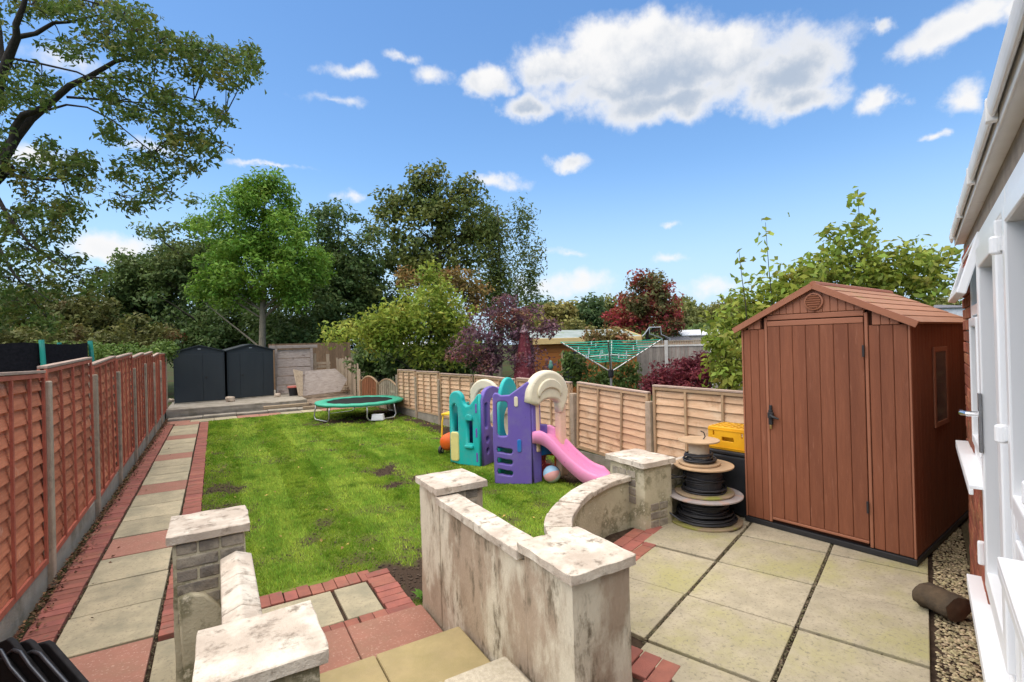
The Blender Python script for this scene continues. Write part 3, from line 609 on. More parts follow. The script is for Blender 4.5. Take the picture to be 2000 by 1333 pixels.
# local: x 0..1.25 to the right along the front, y 0..1.84 backwards, z up
W_, D_, EV, RG = 1.25, 1.84, 1.765, 2.085
def S(mb, nm, m, par=shed, bevel=0, smooth=False): return mb.build(nm, m, par, world=False, loc=(0, 0, 0), bevel=bevel, smooth=smooth)
S(MB().bx(-.01, W_ + .01, -.015, D_ + .01, .001, .045), 'base', M_black, bevel=.004)
core = MB(); core.bx(.022, W_ - .022, .03, D_ - .022, .046, EV + .0)
core.add([(.022, .03, EV), (W_ - .022, .03, EV), (W_ / 2, .03, RG - .05), (.022, D_ - .02, EV), (W_ - .022, D_ - .02, EV), (W_ / 2, D_ - .02, RG - .05)], [(0, 1, 2), (5, 4, 3), (0, 2, 5, 3), (1, 4, 5, 2)])
S(core, 'body', M_groove)
dx0, dx1, dz1 = .235, .965, 1.825
def board(x0, x1, z0, z1, par=shed, y=.0, m=M_shed, nm='plank', t=.03, ztop=None):
    b = MB(); zt = ztop or (z1, z1)
    b.add([(x0, y, z0), (x1, y, z0), (x1, y + t, z0), (x0, y + t, z0), (x0, y, zt[0]), (x1, y, zt[1]), (x1, y + t, zt[1]), (x0, y + t, zt[0])], [(3, 2, 1, 0), (4, 5, 6, 7), (0, 1, 5, 4), (1, 2, 6, 5), (2, 3, 7, 6), (3, 0, 4, 7)])
    return S(b, nm, m, par, bevel=.005)
def gable(x): return EV + (RG - EV) * (1 - abs(x - W_ / 2) / (W_ / 2)) - .004
xs = [.012, .075, .15, .205]
for a, b in zip(xs[:-1], xs[1:]): board(a + .001, b - .001, .05, 1.755)
xs = [.995, 1.065, 1.15, 1.238]
for a, b in zip(xs[:-1], xs[1:]): board(a + .001, b - .001, .05, 1.755)
board(.207, .232, .05, dz1 + .03, m=M_shedtrim, nm='door_frame', y=-.006); board(.969, .992, .05, dz1 + .03, m=M_shedtrim, nm='door_frame', y=-.006)
board(.2325, .9685, dz1 + .006, dz1 + .05, m=M_shedtrim, nm='door_frame', y=-.006)
gx_ = [.06 + .0565 * i for i in range(21)]
for a, b in zip(gx_[:-1], gx_[1:]):
    zb = 1.757 if (b < .206 or a > .993) else dz1 + .053
    if max(gable(a), gable(b)) - zb > .012: board(a + .001, b - .001, zb, 0, y=-.008, t=.038, ztop=(max(gable(a), zb + .002), max(gable(b), zb + .002)), nm='gable_board', m=M_shedtrim)
door = S(MB().bx(dx0, dx1, .006, .028, .075, dz1), 'door', M_groove)
nb_ = 7; w = (dx1 - dx0) / nb_
for i in range(nb_): board(dx0 + w * i + .0012, dx0 + w * (i + 1) - .0012, .10, dz1 - .05, door, y=-.008, t=.03)
for zz in ((.076, .098), (dz1 - .048, dz1 - .002)): board(dx0 + .001, dx1 - .001, zz[0], zz[1], door, y=-.012, m=M_shedtrim, nm='rail')
hb = MB(); hb.box((.252, -.022, .98), (.03, .028, .13)); hb.box((.262, -.045, 1.0), (.045, .03, .05)); hb.tube([(.262, -.055, 1.0), (.30, -.062, .985), (.335, -.055, .975)], [.014, .012, .008], 8); hb.box((.252, -.02, 1.06), (.02, .02, .05))
S(hb, 'handle', M_black, door, bevel=.004)
M_brass = mat('brass', (.5, .36, .13), rough=.35, metal=.8, bump=0, rnd=0); S(MB().box((.252, -.025, .895), (.018, .014, .035)), 'padlock', M_brass, door, bevel=.003)
for z in (.36, 1.56): S(MB().bx(.958, .972, -.03, -.013, z - .045, z + .045), 'hinge', M_black, door, bevel=.002)
vn = S(MB().lathe([(.072, -.008), (.072, .008), (.06, .012), (.06, -.008)], 24), 'vent', M_shedtrim); vn.location = (W_ / 2, -.020, 1.968); vn.rotation_euler = (R(90), 0, 0)
for i in range(6):
    z = -.046 + .0185 * i; hw = math.sqrt(max(.058 ** 2 - z * z, .0004)) * .97
    q = MB().box((0, 0, 0), (2 * hw, .006, .012), Matrix.Rotation(R(35), 3, 'X')).build('louvre', M_shedtrim, vn, world=False); q.location = (0, z, .014); q.rotation_euler = (R(-90), 0, 0)
# side walls, planked
ny_ = 20; dy = (D_ - .06) / ny_
for sx in (0, 1):
    for i in range(ny_):
        y0 = .034 + dy * i + .0012; y1 = y0 + dy - .0024
        x0, x1 = ((.0, .021) if sx == 0 else (W_ - .021, W_))
        S(MB().bx(x0, x1, y0, y1, .05, 1.755), 'plank', M_shed, bevel=.003)
for x0 in (-.004, W_ - .010): S(MB().bx(x0, x0 + .014, -.004, .030, .048, 1.756), 'corner_post', M_shedtrim, bevel=.003)
win = S(MB().bx(W_ + .001, W_ + .014, .56, .60, .93, 1.57).bx(W_ + .001, W_ + .014, .92, .96, .93, 1.57).bx(W_ + .001, W_ + .014, .60, .92, .93, .97).bx(W_ + .001, W_ + .014, .60, .92, 1.53, 1.57), 'window_frame', M_shedtrim, bevel=.004)
M_dglass = mat('dark_glazing', (.03, .035, .04), rough=.08, bump=0, rnd=0, spec=.6); S(MB().bx(W_ + .001, W_ + .009, .601, .919, .971, 1.529), 'pane', M_dglass, win)
# roof: lapped courses each side, ridge, barge boards
slope = math.atan2(RG - EV, W_ / 2); hl = math.hypot(RG - EV, W_ / 2) + .045; nc = 6
for sgn in (-1, 1):
    for i in range(nc):
        a0 = hl * i / nc; a1 = hl * (i + 1) / nc + .012; b = MB(); off = .012 if True else 0
        def rp(a, h): return (W_ / 2 + sgn * (a * math.cos(slope) + h * math.sin(slope)), RG - a * math.sin(slope) + h * math.cos(slope))
        t0, t1 = .030 , .042
        pr_ = [rp(a0, .010), rp(a1, .016), rp(a1, .033), rp(a0, .0275)]
        y0, y1 = -.031, D_ + .05
        b.add([(x, y0, z) for x, z in pr_] + [(x, y1, z) for x, z in pr_], [(0, 1, 2, 3), (7, 6, 5, 4), (0, 4, 5, 1), (1, 5, 6, 2), (2, 6, 7, 3), (3, 7, 4, 0)])
        S(b, 'roof_board', M_shedroof)
    bb = MB(); pr_ = [rp(-.0, -.012), rp(hl + .012, -.012), rp(hl + .012, .036), rp(-.0, .036)]
    bb.add([(x, -.052, z) for x, z in pr_] + [(x, -.032, z) for x, z in pr_], [(0, 1, 2, 3), (7, 6, 5, 4), (0, 4, 5, 1), (1, 5, 6, 2), (2, 6, 7, 3), (3, 7, 4, 0)]); S(bb, 'barge_board', M_shedtrim)
S(MB().tube([(W_ / 2, -.03, RG + .022), (W_ / 2, D_ + .05, RG + .022)], .03, 8), 'ridge', M_shedtrim)

# ------------------------------------------------------------------ house
M_hbrick = mat('house_brick', (.34, .115, .06), (.24, .08, .045), scale=12, rough=.92, bump=.6, bscale=90, rnd=.28, hue=.012, c3=(.42, .2, .1), s3=9, t3=.6, w3=.08)
M_mortar = mat('mortar', (.34, .29, .23), (.26, .22, .18), scale=14, rough=.97, bump=.6, bscale=90, rnd=0)
M_upvc = mat('white_upvc', (.87, .88, .88), (.85, .86, .86), scale=3, rough=.28, bump=0, rnd=.02, spec=.45)
M_gutter = mat('gutter_upvc', (.78, .77, .74), (.70, .69, .65), scale=6, rough=.4, bump=.05, rnd=.02, c3=(.5, .47, .42), s3=5, t3=.64, w3=.08)
M_chrome = mat('chrome', (.72, .73, .75), rough=.16, metal=1, bump=0, rnd=0)
M_glass = glass_mat('window_glass', (.62, .68, .68)); M_inside = mat('room_dark', (.10, .085, .07), rough=.9, bump=0, rnd=0)
house = thing('house', 'brick house wall with white plastic door, windows and gutter at the right edge', 'house', (0, 0, 0), PA)
HV = -.22            # wall face, in the house's own u, v
def Hh(mb, nm, m, par=house, bevel=0, smooth=False): return mb.build(nm, m, par, world=False, loc=(0, 0, 0), bevel=bevel, smooth=smooth)
UE = 4.76
wall = MB(); wall.bx(4.12, UE - .012, HV - .28, HV - .012, -.45, 2.29); wall.bx(1.0, 4.12, HV - .28, HV - .012, -.45, .30); wall.bx(3.42, 4.12, HV - .28, HV - .012, .30, .92); wall.bx(-3, 1.0, HV - .28, HV - .012, -.45, 2.29)
wall.bx(1.0, 4.12, HV - .28, HV - .012, 2.20, 2.29)
wo_ = Hh(wall, 'wall', M_mortar)
hb_me = MB().box((0, 0, 0), (.215, .04, .065)).mesh('brick', M_hbrick); hh_me = MB().box((0, 0, 0), (.1, .04, .065)).mesh('brick', M_hbrick)
def hbricks(u0, u1, z0, z1):
    z = z0 + .0375; row = int(round(z0 / .075))
    while z < z1:
        u = u1 - (0.0 if row % 2 else 0.0); first = True
        while u > u0 + .05:
            wv = (.215 if row % 2 else .10) if first else .215
            first = False; wv = min(wv, u - u0)
            meb = hb_me if wv > .15 else hh_me; s = wv / (.215 if wv > .15 else .1)
            if wv > .05: link('brick', meb, wo_, loc=(u - wv / 2, HV - .019 + random.uniform(-.002, .002), z), scale=(s, 1, 1), bevel=.004)
            u -= wv + .01
        z += .075; row += 1
hbricks(4.13, UE, -.03, 2.22); hbricks(3.42, 4.12, -.03, .87); hbricks(2.2, 3.41, -.03, .27)
z = .0; 
for row in range(30): link('brick', hb_me if row % 2 else hh_me, wo_, loc=(UE - .019, HV - (.108 if row % 2 else .05) - .003 - .04, -.03 + .0375 + .075 * row), rot=(0, 0, R(90)), bevel=.004)
def frame(par, u0, u1, z0, z1, w=.06, v0=-.275, v1=-.225, nm='frame', m=M_upvc):
    b = MB(); b.bx(u0, u0 + w, v0, v1, z0, z1); b.bx(u1 - w, u1, v0, v1, z0, z1); b.bx(u0 + w, u1 - w, v0, v1, z0, z0 + w); b.bx(u0 + w, u1 - w, v0, v1, z1 - w, z1); return Hh(b, nm, m, par, bevel=.006)
def pane(par, u0, u1, z0, z1, v=-.255): return Hh(MB().bx(u0, u1, v - .012, v, z0, z1), 'pane', M_glass, par)
# casement beside the brick corner, with an open top light
w1 = frame(house, 3.44, 4.115, .95, 2.19, .07, nm='window'); frame(w1, 3.528, 4.028, 1.038, 1.768, .05, -.262, -.210, 'sash'); pane(w1, 3.584, 3.972, 1.094, 1.712)
Hh(MB().bx(3.515, 4.04, -.27, -.224, 1.785, 1.84), 'transom', M_upvc, w1)
vt = frame(w1, 3.515, 4.66, -.32, -.0, .05, -.02, .02, 'vent_light'); vt.location = (0, -.245, 2.20); vt.rotation_euler = (R(16), 0, 0)
vp = MB().bx(3.566, 4.61, -.008, .004, -.27, -.05).build('pane', M_glass, vt, world=False)
Hh(MB().bx(3.30, 4.60, -.30, -.155, .925, .945).bx(3.30, 4.60, -.172, -.155, .895, .925), 'sill', M_upvc, w1, bevel=.004)
# door
dr = frame(house, 2.40, 3.425, .36, 2.19, .075, nm='door'); frame(dr, 2.50, 3.322, .46, 2.092, .10, -.262, -.205, 'leaf'); pane(dr, 2.606, 3.216, .566, 1.986)
hd = MB(); hd.bx(3.215, 3.25, -.205, -.193, 1.12, 1.40); hd.tube([(3.232, -.195, 1.30), (3.232, -.15, 1.30), (3.25, -.135, 1.30), (3.36, -.135, 1.298)], [.013, .012, .012, .009], 8); Hh(hd, 'handle', M_chrome, dr, smooth=False)
Hh(MB().bx(2.05, 3.79, -.30, -.158, .305, .33).bx(2.05, 3.79, -.175, -.158, .265, .305), 'sill', M_upvc, dr, bevel=.004)
Hh(MB().bx(3.47, 3.50, -.22, -.19, .50, .62), 'bracket', M_upvc, dr, bevel=.008)
# nearer window
w3 = frame(house, 1.05, 2.385, 1.02, 2.19, .07, nm='window'); frame(w3, 1.145, 1.695, 1.112, 2.10, .06, -.262, -.207, 'sash'); frame(w3, 1.725, 2.30, 1.112, 2.10, .06, -.262, -.207, 'sash')
pane(w3, 1.21, 1.63, 1.178, 2.034); pane(w3, 1.79, 2.234, 1.178, 2.034)
Hh(MB().bx(1.0, 2.10, -.30, -.158, .99, 1.012).bx(1.0, 2.10, -.175, -.158, .955, .99), 'sill', M_upvc, w3, bevel=.004)
for (u, z) in ((2.33, 1.98), (1.73, 1.30), (2.33, 1.35)): Hh(MB().lathe([(.014, -.03), (.018, -.024), (.018, .024), (.014, .03)], 12, (u, -.195, z)).bx(u - .02, u + .02, -.222, -.2, z - .02, z + .02), 'hinge', M_upvc, w3)
frame(house, 1.05, 2.39, .36, .985, .07, nm='lower_panel'); Hh(MB().bx(1.12, 2.32, -.262, -.24, .43, .915), 'panel', M_upvc)
rm = MB(); rm.bx(.9, 4.1, HV - 2.2, HV - 2.15, -.02, 2.2); rm.bx(.9, 4.1, HV - 2.15, HV - .285, .0, .03); rm.bx(4.13, 4.16, HV - 2.2, HV - .285, 0, 2.2); Hh(rm, 'room', M_inside)
Hh(MB().bx(UE - .011, 9.0, -.80, -.52, -.45, 2.6), 'light_block_wall', M_hbrick)  # unseen wall added behind the corner to keep light off the shed side
# eaves: soffit, fascia, gutter
ro = MB(); ro.bx(-1.5, UE - .10, HV - .4, -.1905, 2.292, 2.305); Hh(ro, 'soffit', M_gutter)
Hh(MB().bx(-1.5, UE - .09, -.190, -.182, 2.285, 2.40), 'fascia', M_gutter, bevel=.004)
gt = MB(); pf = [(-.0125 * math.cos(a), -.05 * math.sin(a)) for a in [math.pi * i / 10 for i in range(11)]]; vs = []
for u in (-1.5, UE - .07):
    for (dv, dz) in pf: vs.append((u, -.1685 + dv, 2.36 + dz))
    for (dv, dz) in reversed(pf): vs.append((u, -.1685 + dv * .85, 2.361 + dz * .92))
n_ = 22; gt.add(vs, [(i, (i + 1) % n_, n_ + (i + 1) % n_, n_ + i) for i in range(n_)] + [tuple(range(n_ - 1, -1, -1)), tuple(range(n_, 2 * n_))]); Hh(gt, 'gutter', M_gutter)
for k in range(6): Hh(MB().bx(.4 + .8 * k, .43 + .8 * k, -.181, -.1535, 2.30, 2.368), 'gutter_bracket', M_gutter, bevel=.003)
Hh(MB().add([(-1.5, -.183, 2.401), (UE - .09, -.183, 2.401), (UE - .09, -2.6, 2.9), (-1.5, -2.6, 2.9)], [(0, 1, 2, 3)]), 'roof', M_gutter)

# ------------------------------------------------------------------ things on the patio
M_ply = mat('plywood', (.50, .34, .20), (.40, .27, .155), scale=6, rough=.85, bump=.3, bscale=70, rnd=.1, c3=(.38, .27, .17), s3=6, t3=.6, w3=.1)
M_plydk = mat('weathered_ply', (.34, .25, .16), (.26, .2, .13), scale=7, rough=.9, bump=.4, bscale=70, rnd=.05, c3=(.25, .25, .06), s3=4, t3=.55, w3=.08)
M_plygrey = mat('grey_flange', (.36, .32, .30), (.28, .25, .24), scale=8, rough=.7, bump=.3, bscale=60, rnd=.05, c3=(.42, .28, .22), s3=7, t3=.58, w3=.08)
M_core = mat('card_core', (.56, .46, .33), (.5, .4, .29), scale=5, rough=.85, bump=.1, rnd=0)
M_cable = mat('black_cable', (.022, .023, .026), (.03, .03, .034), scale=20, rough=.45, bump=.1, rnd=0, spec=.4)
def coil(c, r0, r1, z0, z1, turns, cr, seed):
    r = random.Random(seed); pts = []; n = int(turns * 20)
    for i in range(n + 1):
        a = 2 * math.pi * i / 20; f_ = i / n; z = z0 + (z1 - z0) * (.5 - .5 * math.cos(f_ * math.pi * 3)) + r.uniform(-.004, .004); rr = r0 + (r1 - r0) * f_ + .01 * math.sin(a * .37 + seed)
        pts.append((c[0] + rr * math.cos(a), c[1] + rr * math.sin(a), z))
    return MB().tube(pts, cr, 6)
RX, RY = 3.885, 3.125
def reel(label, z, rb, rt, h, rc, mb1, mt, cr, turns, coil_r, th=.016, off=(0, 0), coretop=None):
    x, y = RX + off[0], RY + off[1]; t = thing('cable_reel', label, 'cable reel', (x, y, z), group='cable reels stacked beside the shed')
    MB().lathe([(rb - .006, 0), (rb, .004), (rb, th), (rb - .006, th + .003), (.03, th + .003)], 44, (0, 0, 0)).build('flange', mb1, t, world=False, loc=(0, 0, 0))
    MB().lathe([(rt - .006, h - th), (rt, h - th + .004), (rt, h - .002), (rt - .006, h)], 44).build('flange', mt, t, world=False, loc=(0, 0, 0))
    MB().lathe([(rc, th + .004), (rc, h - th - .001)], 32).build('drum', coretop or M_cable, t, world=False, loc=(0, 0, 0), smooth=False)
    for i, (r0, r1, z0, z1, tn) in enumerate(coil_r): coil((0, 0), r0, r1, z0, z1, tn, cr, i + int(z * 10)).build('cable', M_cable, t, world=False, loc=(0, 0, 0), smooth=True)
    return t
r1 = reel('largest cable reel, on the slabs at the bottom of the stack by the shed', .003, .325, .335, .252, .185, M_plydk, M_plygrey, .0085, 0, [(.20, .205, .03, .21, 13), (.215, .25, .03, .10, 7), (.255, .275, .028, .036, 2)])
r2 = reel('middle cable reel of the stack, with thin loops hanging off it', .258, .262, .265, .262, .16, M_plydk, M_ply, .007, 0, [(.168, .17, .10, .22, 5), (.175, .20, .026, .06, 4)], off=(.005, .005))
r3 = reel('smallest cable reel on top, its pale drum mostly unwound', .523, .185, .185, .225, .092, M_ply, M_ply, .008, 0, [(.105, .125, .028, .10, 5), (.13, .15, .026, .05, 3)], off=(-.02, .03), coretop=M_core)
MB().tube([(.03, -.02, .215), (.055, -.03, .25), (.05, -.02, .285), (.03, .0, .30)], .006, 6).build('cable_end', M_cable, r3, world=False, loc=(0, 0, 0))
loop = MB().tube([(-.17, .08, .16), (-.25, .20, .12), (-.30, .27, .10), (-.33, .26, .02), (-.34, .20, -.08), (-.33, .12, -.16), (-.30, .02, -.21), (-.24, -.06, -.225)], .0075, 6); loop.tube([(-.16, .10, .13), (-.24, .24, .17), (-.285, .30, .18), (-.32, .285, .08), (-.34, .22, -.03)], .006, 6)
loop.build('cable_loop', M_cable, r2, world=False, loc=(0, 0, 0))
# black storage box with the yellow crate on it
M_box = mat('black_box_plastic', (.018, .02, .023), (.025, .027, .03), scale=7, rough=.42, bump=.08, rnd=0, spec=.4)
bxr = thing('storage_box', 'tall black plastic storage box between cable reels and brown shed', 'box', (4.38, 3.13, 0), R(8))
def loc_build(mb, nm, m, par, bevel=0, smooth=False): return mb.build(nm, m, par, world=False, loc=(0, 0, 0), bevel=bevel, smooth=smooth)
loc_build(MB().box((0, 0, .285), (.36, .42, .562), taper=1.03), 'body', M_box, bxr, bevel=.02); loc_build(MB().box((0, 0, .585), (.385, .445, .034)), 'lid', M_box, bxr, bevel=.01)
M_yel = mat('yellow_crate_plastic', (.78, .40, .01), (.7, .34, .01), scale=7, rough=.45, bump=.05, rnd=0, spec=.4)
cr = thing('crate', 'yellow plastic bottle crate sitting upside down on the black box', 'crate', (4.37, 3.13, .604), R(8))
wdt, dpt, hgt = .30, .40, .215
sidex = plate(rrect(-dpt / 2, dpt / 2, 0, hgt, .012), [rrect(-.06, .06, .085, .125, .01), rrect(-.15, -.135, .13, .175, .004), rrect(.135, .15, .13, .175, .004)], .014, .003, 'side', M_yel)
for s in (-1, 1): link('side', sidex, cr, loc=(s * (wdt / 2 - .007), 0, 0), rot=(0, 0, R(90)))
sidey = plate(rrect(-wdt / 2 + .016, wdt / 2 - .016, 0, hgt, .006), [rrect(-.05, .05, .085, .125, .01)], .014, .003, 'side', M_yel)
for s in (-1, 1): link('side', sidey, cr, loc=(0, s * (dpt / 2 - .007), 0))
gridh = [rrect(-.13 + .065 * i, -.075 + .065 * i, -.18 + .062 * j, -.13 + .062 * j, .012, 3) for i in range(4) for j in range(6)]
link('base', plate(rrect(-wdt / 2 + .01, wdt / 2 - .01, -dpt / 2 + .01, dpt / 2 - .01, .02), gridh, .012, .003, 'base', M_yel), cr, loc=(0, 0, hgt), rot=(R(-90), 0, 0))
rb_ = MB()
for i in range(5): rb_.bx(-wdt / 2 - .005, wdt / 2 + .005, -dpt / 2 - .005 , -dpt / 2 - .0005, .03 + i * .045, .038 + i * .045) if i != 2 else None
rb_.bx(-wdt / 2 - .006, -wdt / 2 - .0005, -dpt / 2, dpt / 2, .018, .026); rb_.bx(-wdt / 2 - .006, -wdt / 2 - .0005, -dpt / 2, dpt / 2, .185, .193); loc_build(rb_, 'rib', M_yel, cr)
# split log on the gravel
M_bark = mat('old_log', (.115, .08, .047), (.06, .045, .03), scale=7, rough=.97, bump=1.0, bscale=18, rnd=0, c3=(.06, .045, .03), s3=9, t3=.56, w3=.08); M_logend = mat('log_end', (.12, .075, .045), (.085, .055, .035), scale=16, rough=.95, bump=.4, rnd=0)
p0, p1 = uv(4.02, .030, .068), uv(3.90, -.125, .068)
lg = thing('log', 'short weathered log lying across the gravel strip by the patio edge', 'log', tuple((p0 + p1) / 2 - Vector((0, 0, .07))))
lm = MB(); pts = [p0.lerp(p1, i / 8) for i in range(9)]; vs = []; axis = (p1 - p0).normalized(); sd = axis.cross(Vector((0, 0, 1))).normalized()
for i, p in enumerate(pts):
    for j in range(16):
        a = 2 * math.pi * j / 16; rr = .085 * (1 + .22 * mnoise.noise(Vector((i * .55, j * .8, 3))) + .08 * mnoise.noise(Vector((i * 1.7, j * 2.3, 7)))); d = sd * math.cos(a) * rr * 1.15 + Vector((0, 0, 1)) * math.sin(a) * rr * .82; vs.append(p + d)
lm.add(vs, [(i * 16 + j, i * 16 + (j + 1) % 16, i * 16 + 16 + (j + 1) % 16, i * 16 + 16 + j) for i in range(8) for j in range(16)]); lm.build('bark', M_bark, lg, smooth=True); lv = vs[:16], vs[-16:]
for p, s in ((p0, -1), (p1, 1)):
    e = MB(); ring_ = lv[0] if s < 0 else lv[1]; e.add([p + axis * s * .012] + [q + axis * s * .001 for q in ring_], [(0, 1 + j, 1 + (j + 1) % 16) for j in range(16)]); e.build('cut_end', M_logend, lg)

# black folded garden chairs leaning in the bottom left corner
M_fabric = mat('black_fabric', (.012, .012, .013), (.02, .02, .022), scale=20, rough=.8, bump=.2, bscale=200, rnd=.1); M_tubeg = mat('grey_tube', (.09, .10, .115), rough=.35, metal=.6, bump=0, rnd=0)
FC = [('rightmost of the folded black garden chairs in the bottom left corner', 0), ('middle one of the folded black garden chairs in the bottom left corner', 1), ('folded black garden chair closest to the reddish fence', 2)]
for lab, k in FC:
    t = thing('folding_chair', lab, 'chair', (-.885 - .095 * k, 4.00 + .05 * k, LAWN), R(-50), group='folded black chairs by the path')
    dz = .015 * k
    sp_ = plate([(-.34, .0), (.62, .0), (.60, .03), (.02, .36 + dz), (-.02, .365 + dz), (-.30, .27)], (), .032, .008, 'seat', M_fabric); link('seat', sp_, t)
    bp_ = plate([(-.30, .02), (.50, .02), (.0, .31), (-.26, .24)], (), .026, .008, 'backrest', M_fabric); link('backrest', bp_, t, loc=(.02, -.036, 0))
    f_ = MB(); f_.tube([(.60, -.06, .012), (.36, -.062, .16), (.12, -.064, .29), (.03, -.062, .335 + dz), (-.04, -.06, .335 + dz), (-.12, -.06, .30), (-.2, -.06, .16), (-.24, -.06, .0)], .010, 8); loc_build(f_, 'frame', M_tubeg, t, smooth=True)

# ------------------------------------------------------------------ play set on the lawn
def plastic(nm, c, rough=.45): return mat(nm, c, tuple(x * .92 for x in c), scale=2.5, rough=rough, bump=.04, bscale=120, rnd=0, spec=.35, c3=tuple(x * .75 + .07 for x in c), s3=5, t3=.60, w3=.2, c4=tuple(x * .62 + .01 for x in c), s4=18, t4=.66, w4=.08)
M_purp = plastic('purple_plastic', (.155, .105, .40)); M_teal = plastic('teal_plastic', (.015, .44, .40)); M_cream = plastic('cream_plastic', (.78, .70, .50)); M_peach = plastic('faded_peach_plastic', (.80, .56, .40))
M_pink = plastic('pink_plastic', (.80, .27, .50)); M_blue = plastic('blue_plastic', (.02, .17, .50)); M_yl = plastic('pale_yellow_plastic', (.74, .66, .25)); M_or = plastic('orange_plastic', (.75, .12, .012)); M_ty = plastic('toy_yellow', (.80, .50, .02)); M_red = plastic('toy_red', (.55, .03, .03))
ps = thing('play_set', 'purple, teal and cream plastic climbing playhouse with a pink slide', 'play set', (3.9, 7.0, LAWN))
PO = Vector((3.9, 7.0, LAWN))
def put(me, A, B, nm, z=0.0, par=ps, off=0.0):
    A = Vector((*A, 0)); B = Vector((*B, 0)); d = (B - A); rz = math.atan2(d.y, d.x); nr = Vector((math.sin(rz), -math.cos(rz), 0)) * off
    q = A + nr - Vector((PO.x, PO.y, 0)); return link(nm, me, par, loc=(q.x, q.y, z), rot=(0, 0, rz))
F0, F1, F2, F3 = (3.50, 6.50), (3.95, 6.18), (4.46, 6.22), (4.03, 6.74)
wp = math.dist(F0, F1)
outl = [(0, .02), (.1, 0), (wp, 0), (wp + .005, .6), (wp, 1.46), (wp - .03, 1.49)] + [(wp - .06 - .05 * i, 1.475 - .035 * i) for i in range(6)] + [(.12, 1.295), (.07, 1.33), (.03, 1.335), (0, 1.30), (-.01, .6)]
def slot(z): return [(.05, z), (.10, z - .004), (.18, z - .022), (.25, z - .03), (.27, z - .01), (.27, z + .03), (.25, z + .045), (.18, z + .052), (.10, z + .072), (.06, z + .08), (.045, z + .05)]
pp = put(plate(outl, [rrect(.055, .215, .70, 1.21, .05), slot(.15), slot(.31), slot(.47)], .09, .016, 'panel', M_purp), F0, F1, 'panel', off=0)
for nm, m, x0, x1, z0, z1 in (('inset', M_cream, .315, .372, 1.13, 1.28), ('inset', M_blue, .345, .405, .47, .655)):
    link(nm, plate(rrect(x0, x1, z0, z1, .026), (), .03, .008, nm, m), pp, loc=(0, -.042, 0))
# rounded returns so the purple end wall wraps the corner
put(plate([(0, 0), (.16, 0), (.16, 1.30), (.10, 1.40), (0, 1.46)], (), .07, .02, 'panel', M_purp), F1, F2, 'panel', off=.0)
put(plate([(0, 0), (.5, 0)] + arcpts(.27, 1.17, .235, 0, 180, 16, .36) + [(0, 1.1)], [arcpts(.27, .85, .15, 0, 348, 22, .24)], .07, .022, 'panel', M_teal), (3.66, 6.62), (4.06, 6.80), 'panel', off=-.02)
put(plate([(0, .5), (.5, .5), (.5, .8), (0, .8)], (), .06, .02, 'panel', M_purp), F3, F2, 'panel')
wa = math.dist(F1, F2)
legL = plate(rrect(.06, .13, .45, 1.30, .02), (), .10, .02, 'leg', M_peach); put(legL, F1, F2, 'leg')
legR = plate(rrect(wa - .02, wa + .12, .02, 1.36, .03), (), .13, .03, 'leg', M_peach); put(legR, F1, F2, 'leg')
arch = arcpts(wa / 2 + .03, 1.28, wa / 2 + .12, 0, 180, 22, .36) + [(-.10, 1.20), (.04, 1.14)] + arcpts(wa / 2 + .03, 1.12, wa / 2 - .07, 180, 0, 18, .09) + [(wa - .03, 1.0), (wa + .02, .98), (wa + .12, 1.15)]
put(plate(arch, (), .17, .045, 'arch', M_cream), F1, F2, 'arch', off=.02)
put(plate(arcpts(wa / 2 + .03, 1.30, wa / 2 - .02, 0, 180, 18, .22) + arcpts(wa / 2 + .03, 1.24, wa / 2 - .06, 180, 0, 16, .14), (), .05, .02, 'arch_rib', M_cream), F1, F2, 'arch_rib', off=.105)
pf_ = MB(); pf_.prism([(x - PO.x, y - PO.y) for x, y in ((3.56, 6.53), (3.96, 6.25), (4.44, 6.27), (4.03, 6.70))], .50, .60); pf_.prism([(x - PO.x, y - PO.y) for x, y in ((3.99, 6.262), (4.40, 6.28), (4.42, 6.19), (4.02, 6.17))], .38, .56); loc_build(pf_, 'platform', M_blue, ps, bevel=.02)
st = MB(); st.tube([(.02, -.62, .50), (.32, -.30, .15)], .018, 6); st.tube([(.02, -.62, .48), (.28, -.42, .47)], .018, 6); loc_build(st, 'strut', M_black, ps)
# slide
s0 = Vector((4.21, 6.23, 0)); s1 = Vector((4.60, 5.75, 0)); dr_ = (s1 - s0); dl = dr_.length; dr_.normalize(); sd_ = Vector((-dr_.y, dr_.x, 0))
prof = [(-.10, .66), (0, .655), (.08, .63), (.18, .55), (.30, .42), (.42, .30), (.54, .20), (.64, .13), (.74, .085), (.84, .06), (.94, .05)]
secs = []; hw = .235
cross = [(-hw - .035, -.06), (-hw - .035, .10), (-hw - .018, .122), (-hw + .004, .115), (-hw + .016, .09), (-hw + .03, .015), (-hw + .06, .0), (hw - .06, .0), (hw - .03, .015), (hw - .016, .09), (hw - .004, .115), (hw + .018, .122), (hw + .035, .10), (hw + .035, -.06)]
sm_ = MB(); vs = []; nC = len(cross)
hi = []
for i in range(28):
    f_ = i / 27 * (len(prof) - 1); k = min(int(f_), len(prof) - 2); tt = f_ - k; a = prof[k]; b = prof[k + 1]; hi.append((a[0] + (b[0] - a[0]) * tt, a[1] + (b[1] - a[1]) * tt))
hi = [(hi[i][0], sum(hi[max(0, min(27, i + j))][1] for j in (-1, 0, 1)) / 3) for i in range(28)]
for i, (a, h) in enumerate(hi):
    side = 1.0 if i > 2 else .75 + .08 * i
    if i > 24: side = 1.0 - .25 * (i - 24)
    for (c, z) in cross:
        p = s0 + dr_ * (a * 1.0) + sd_ * c; vs.append((p.x - PO.x, p.y - PO.y, max(h + (z * side if z > .02 else z), .015)))
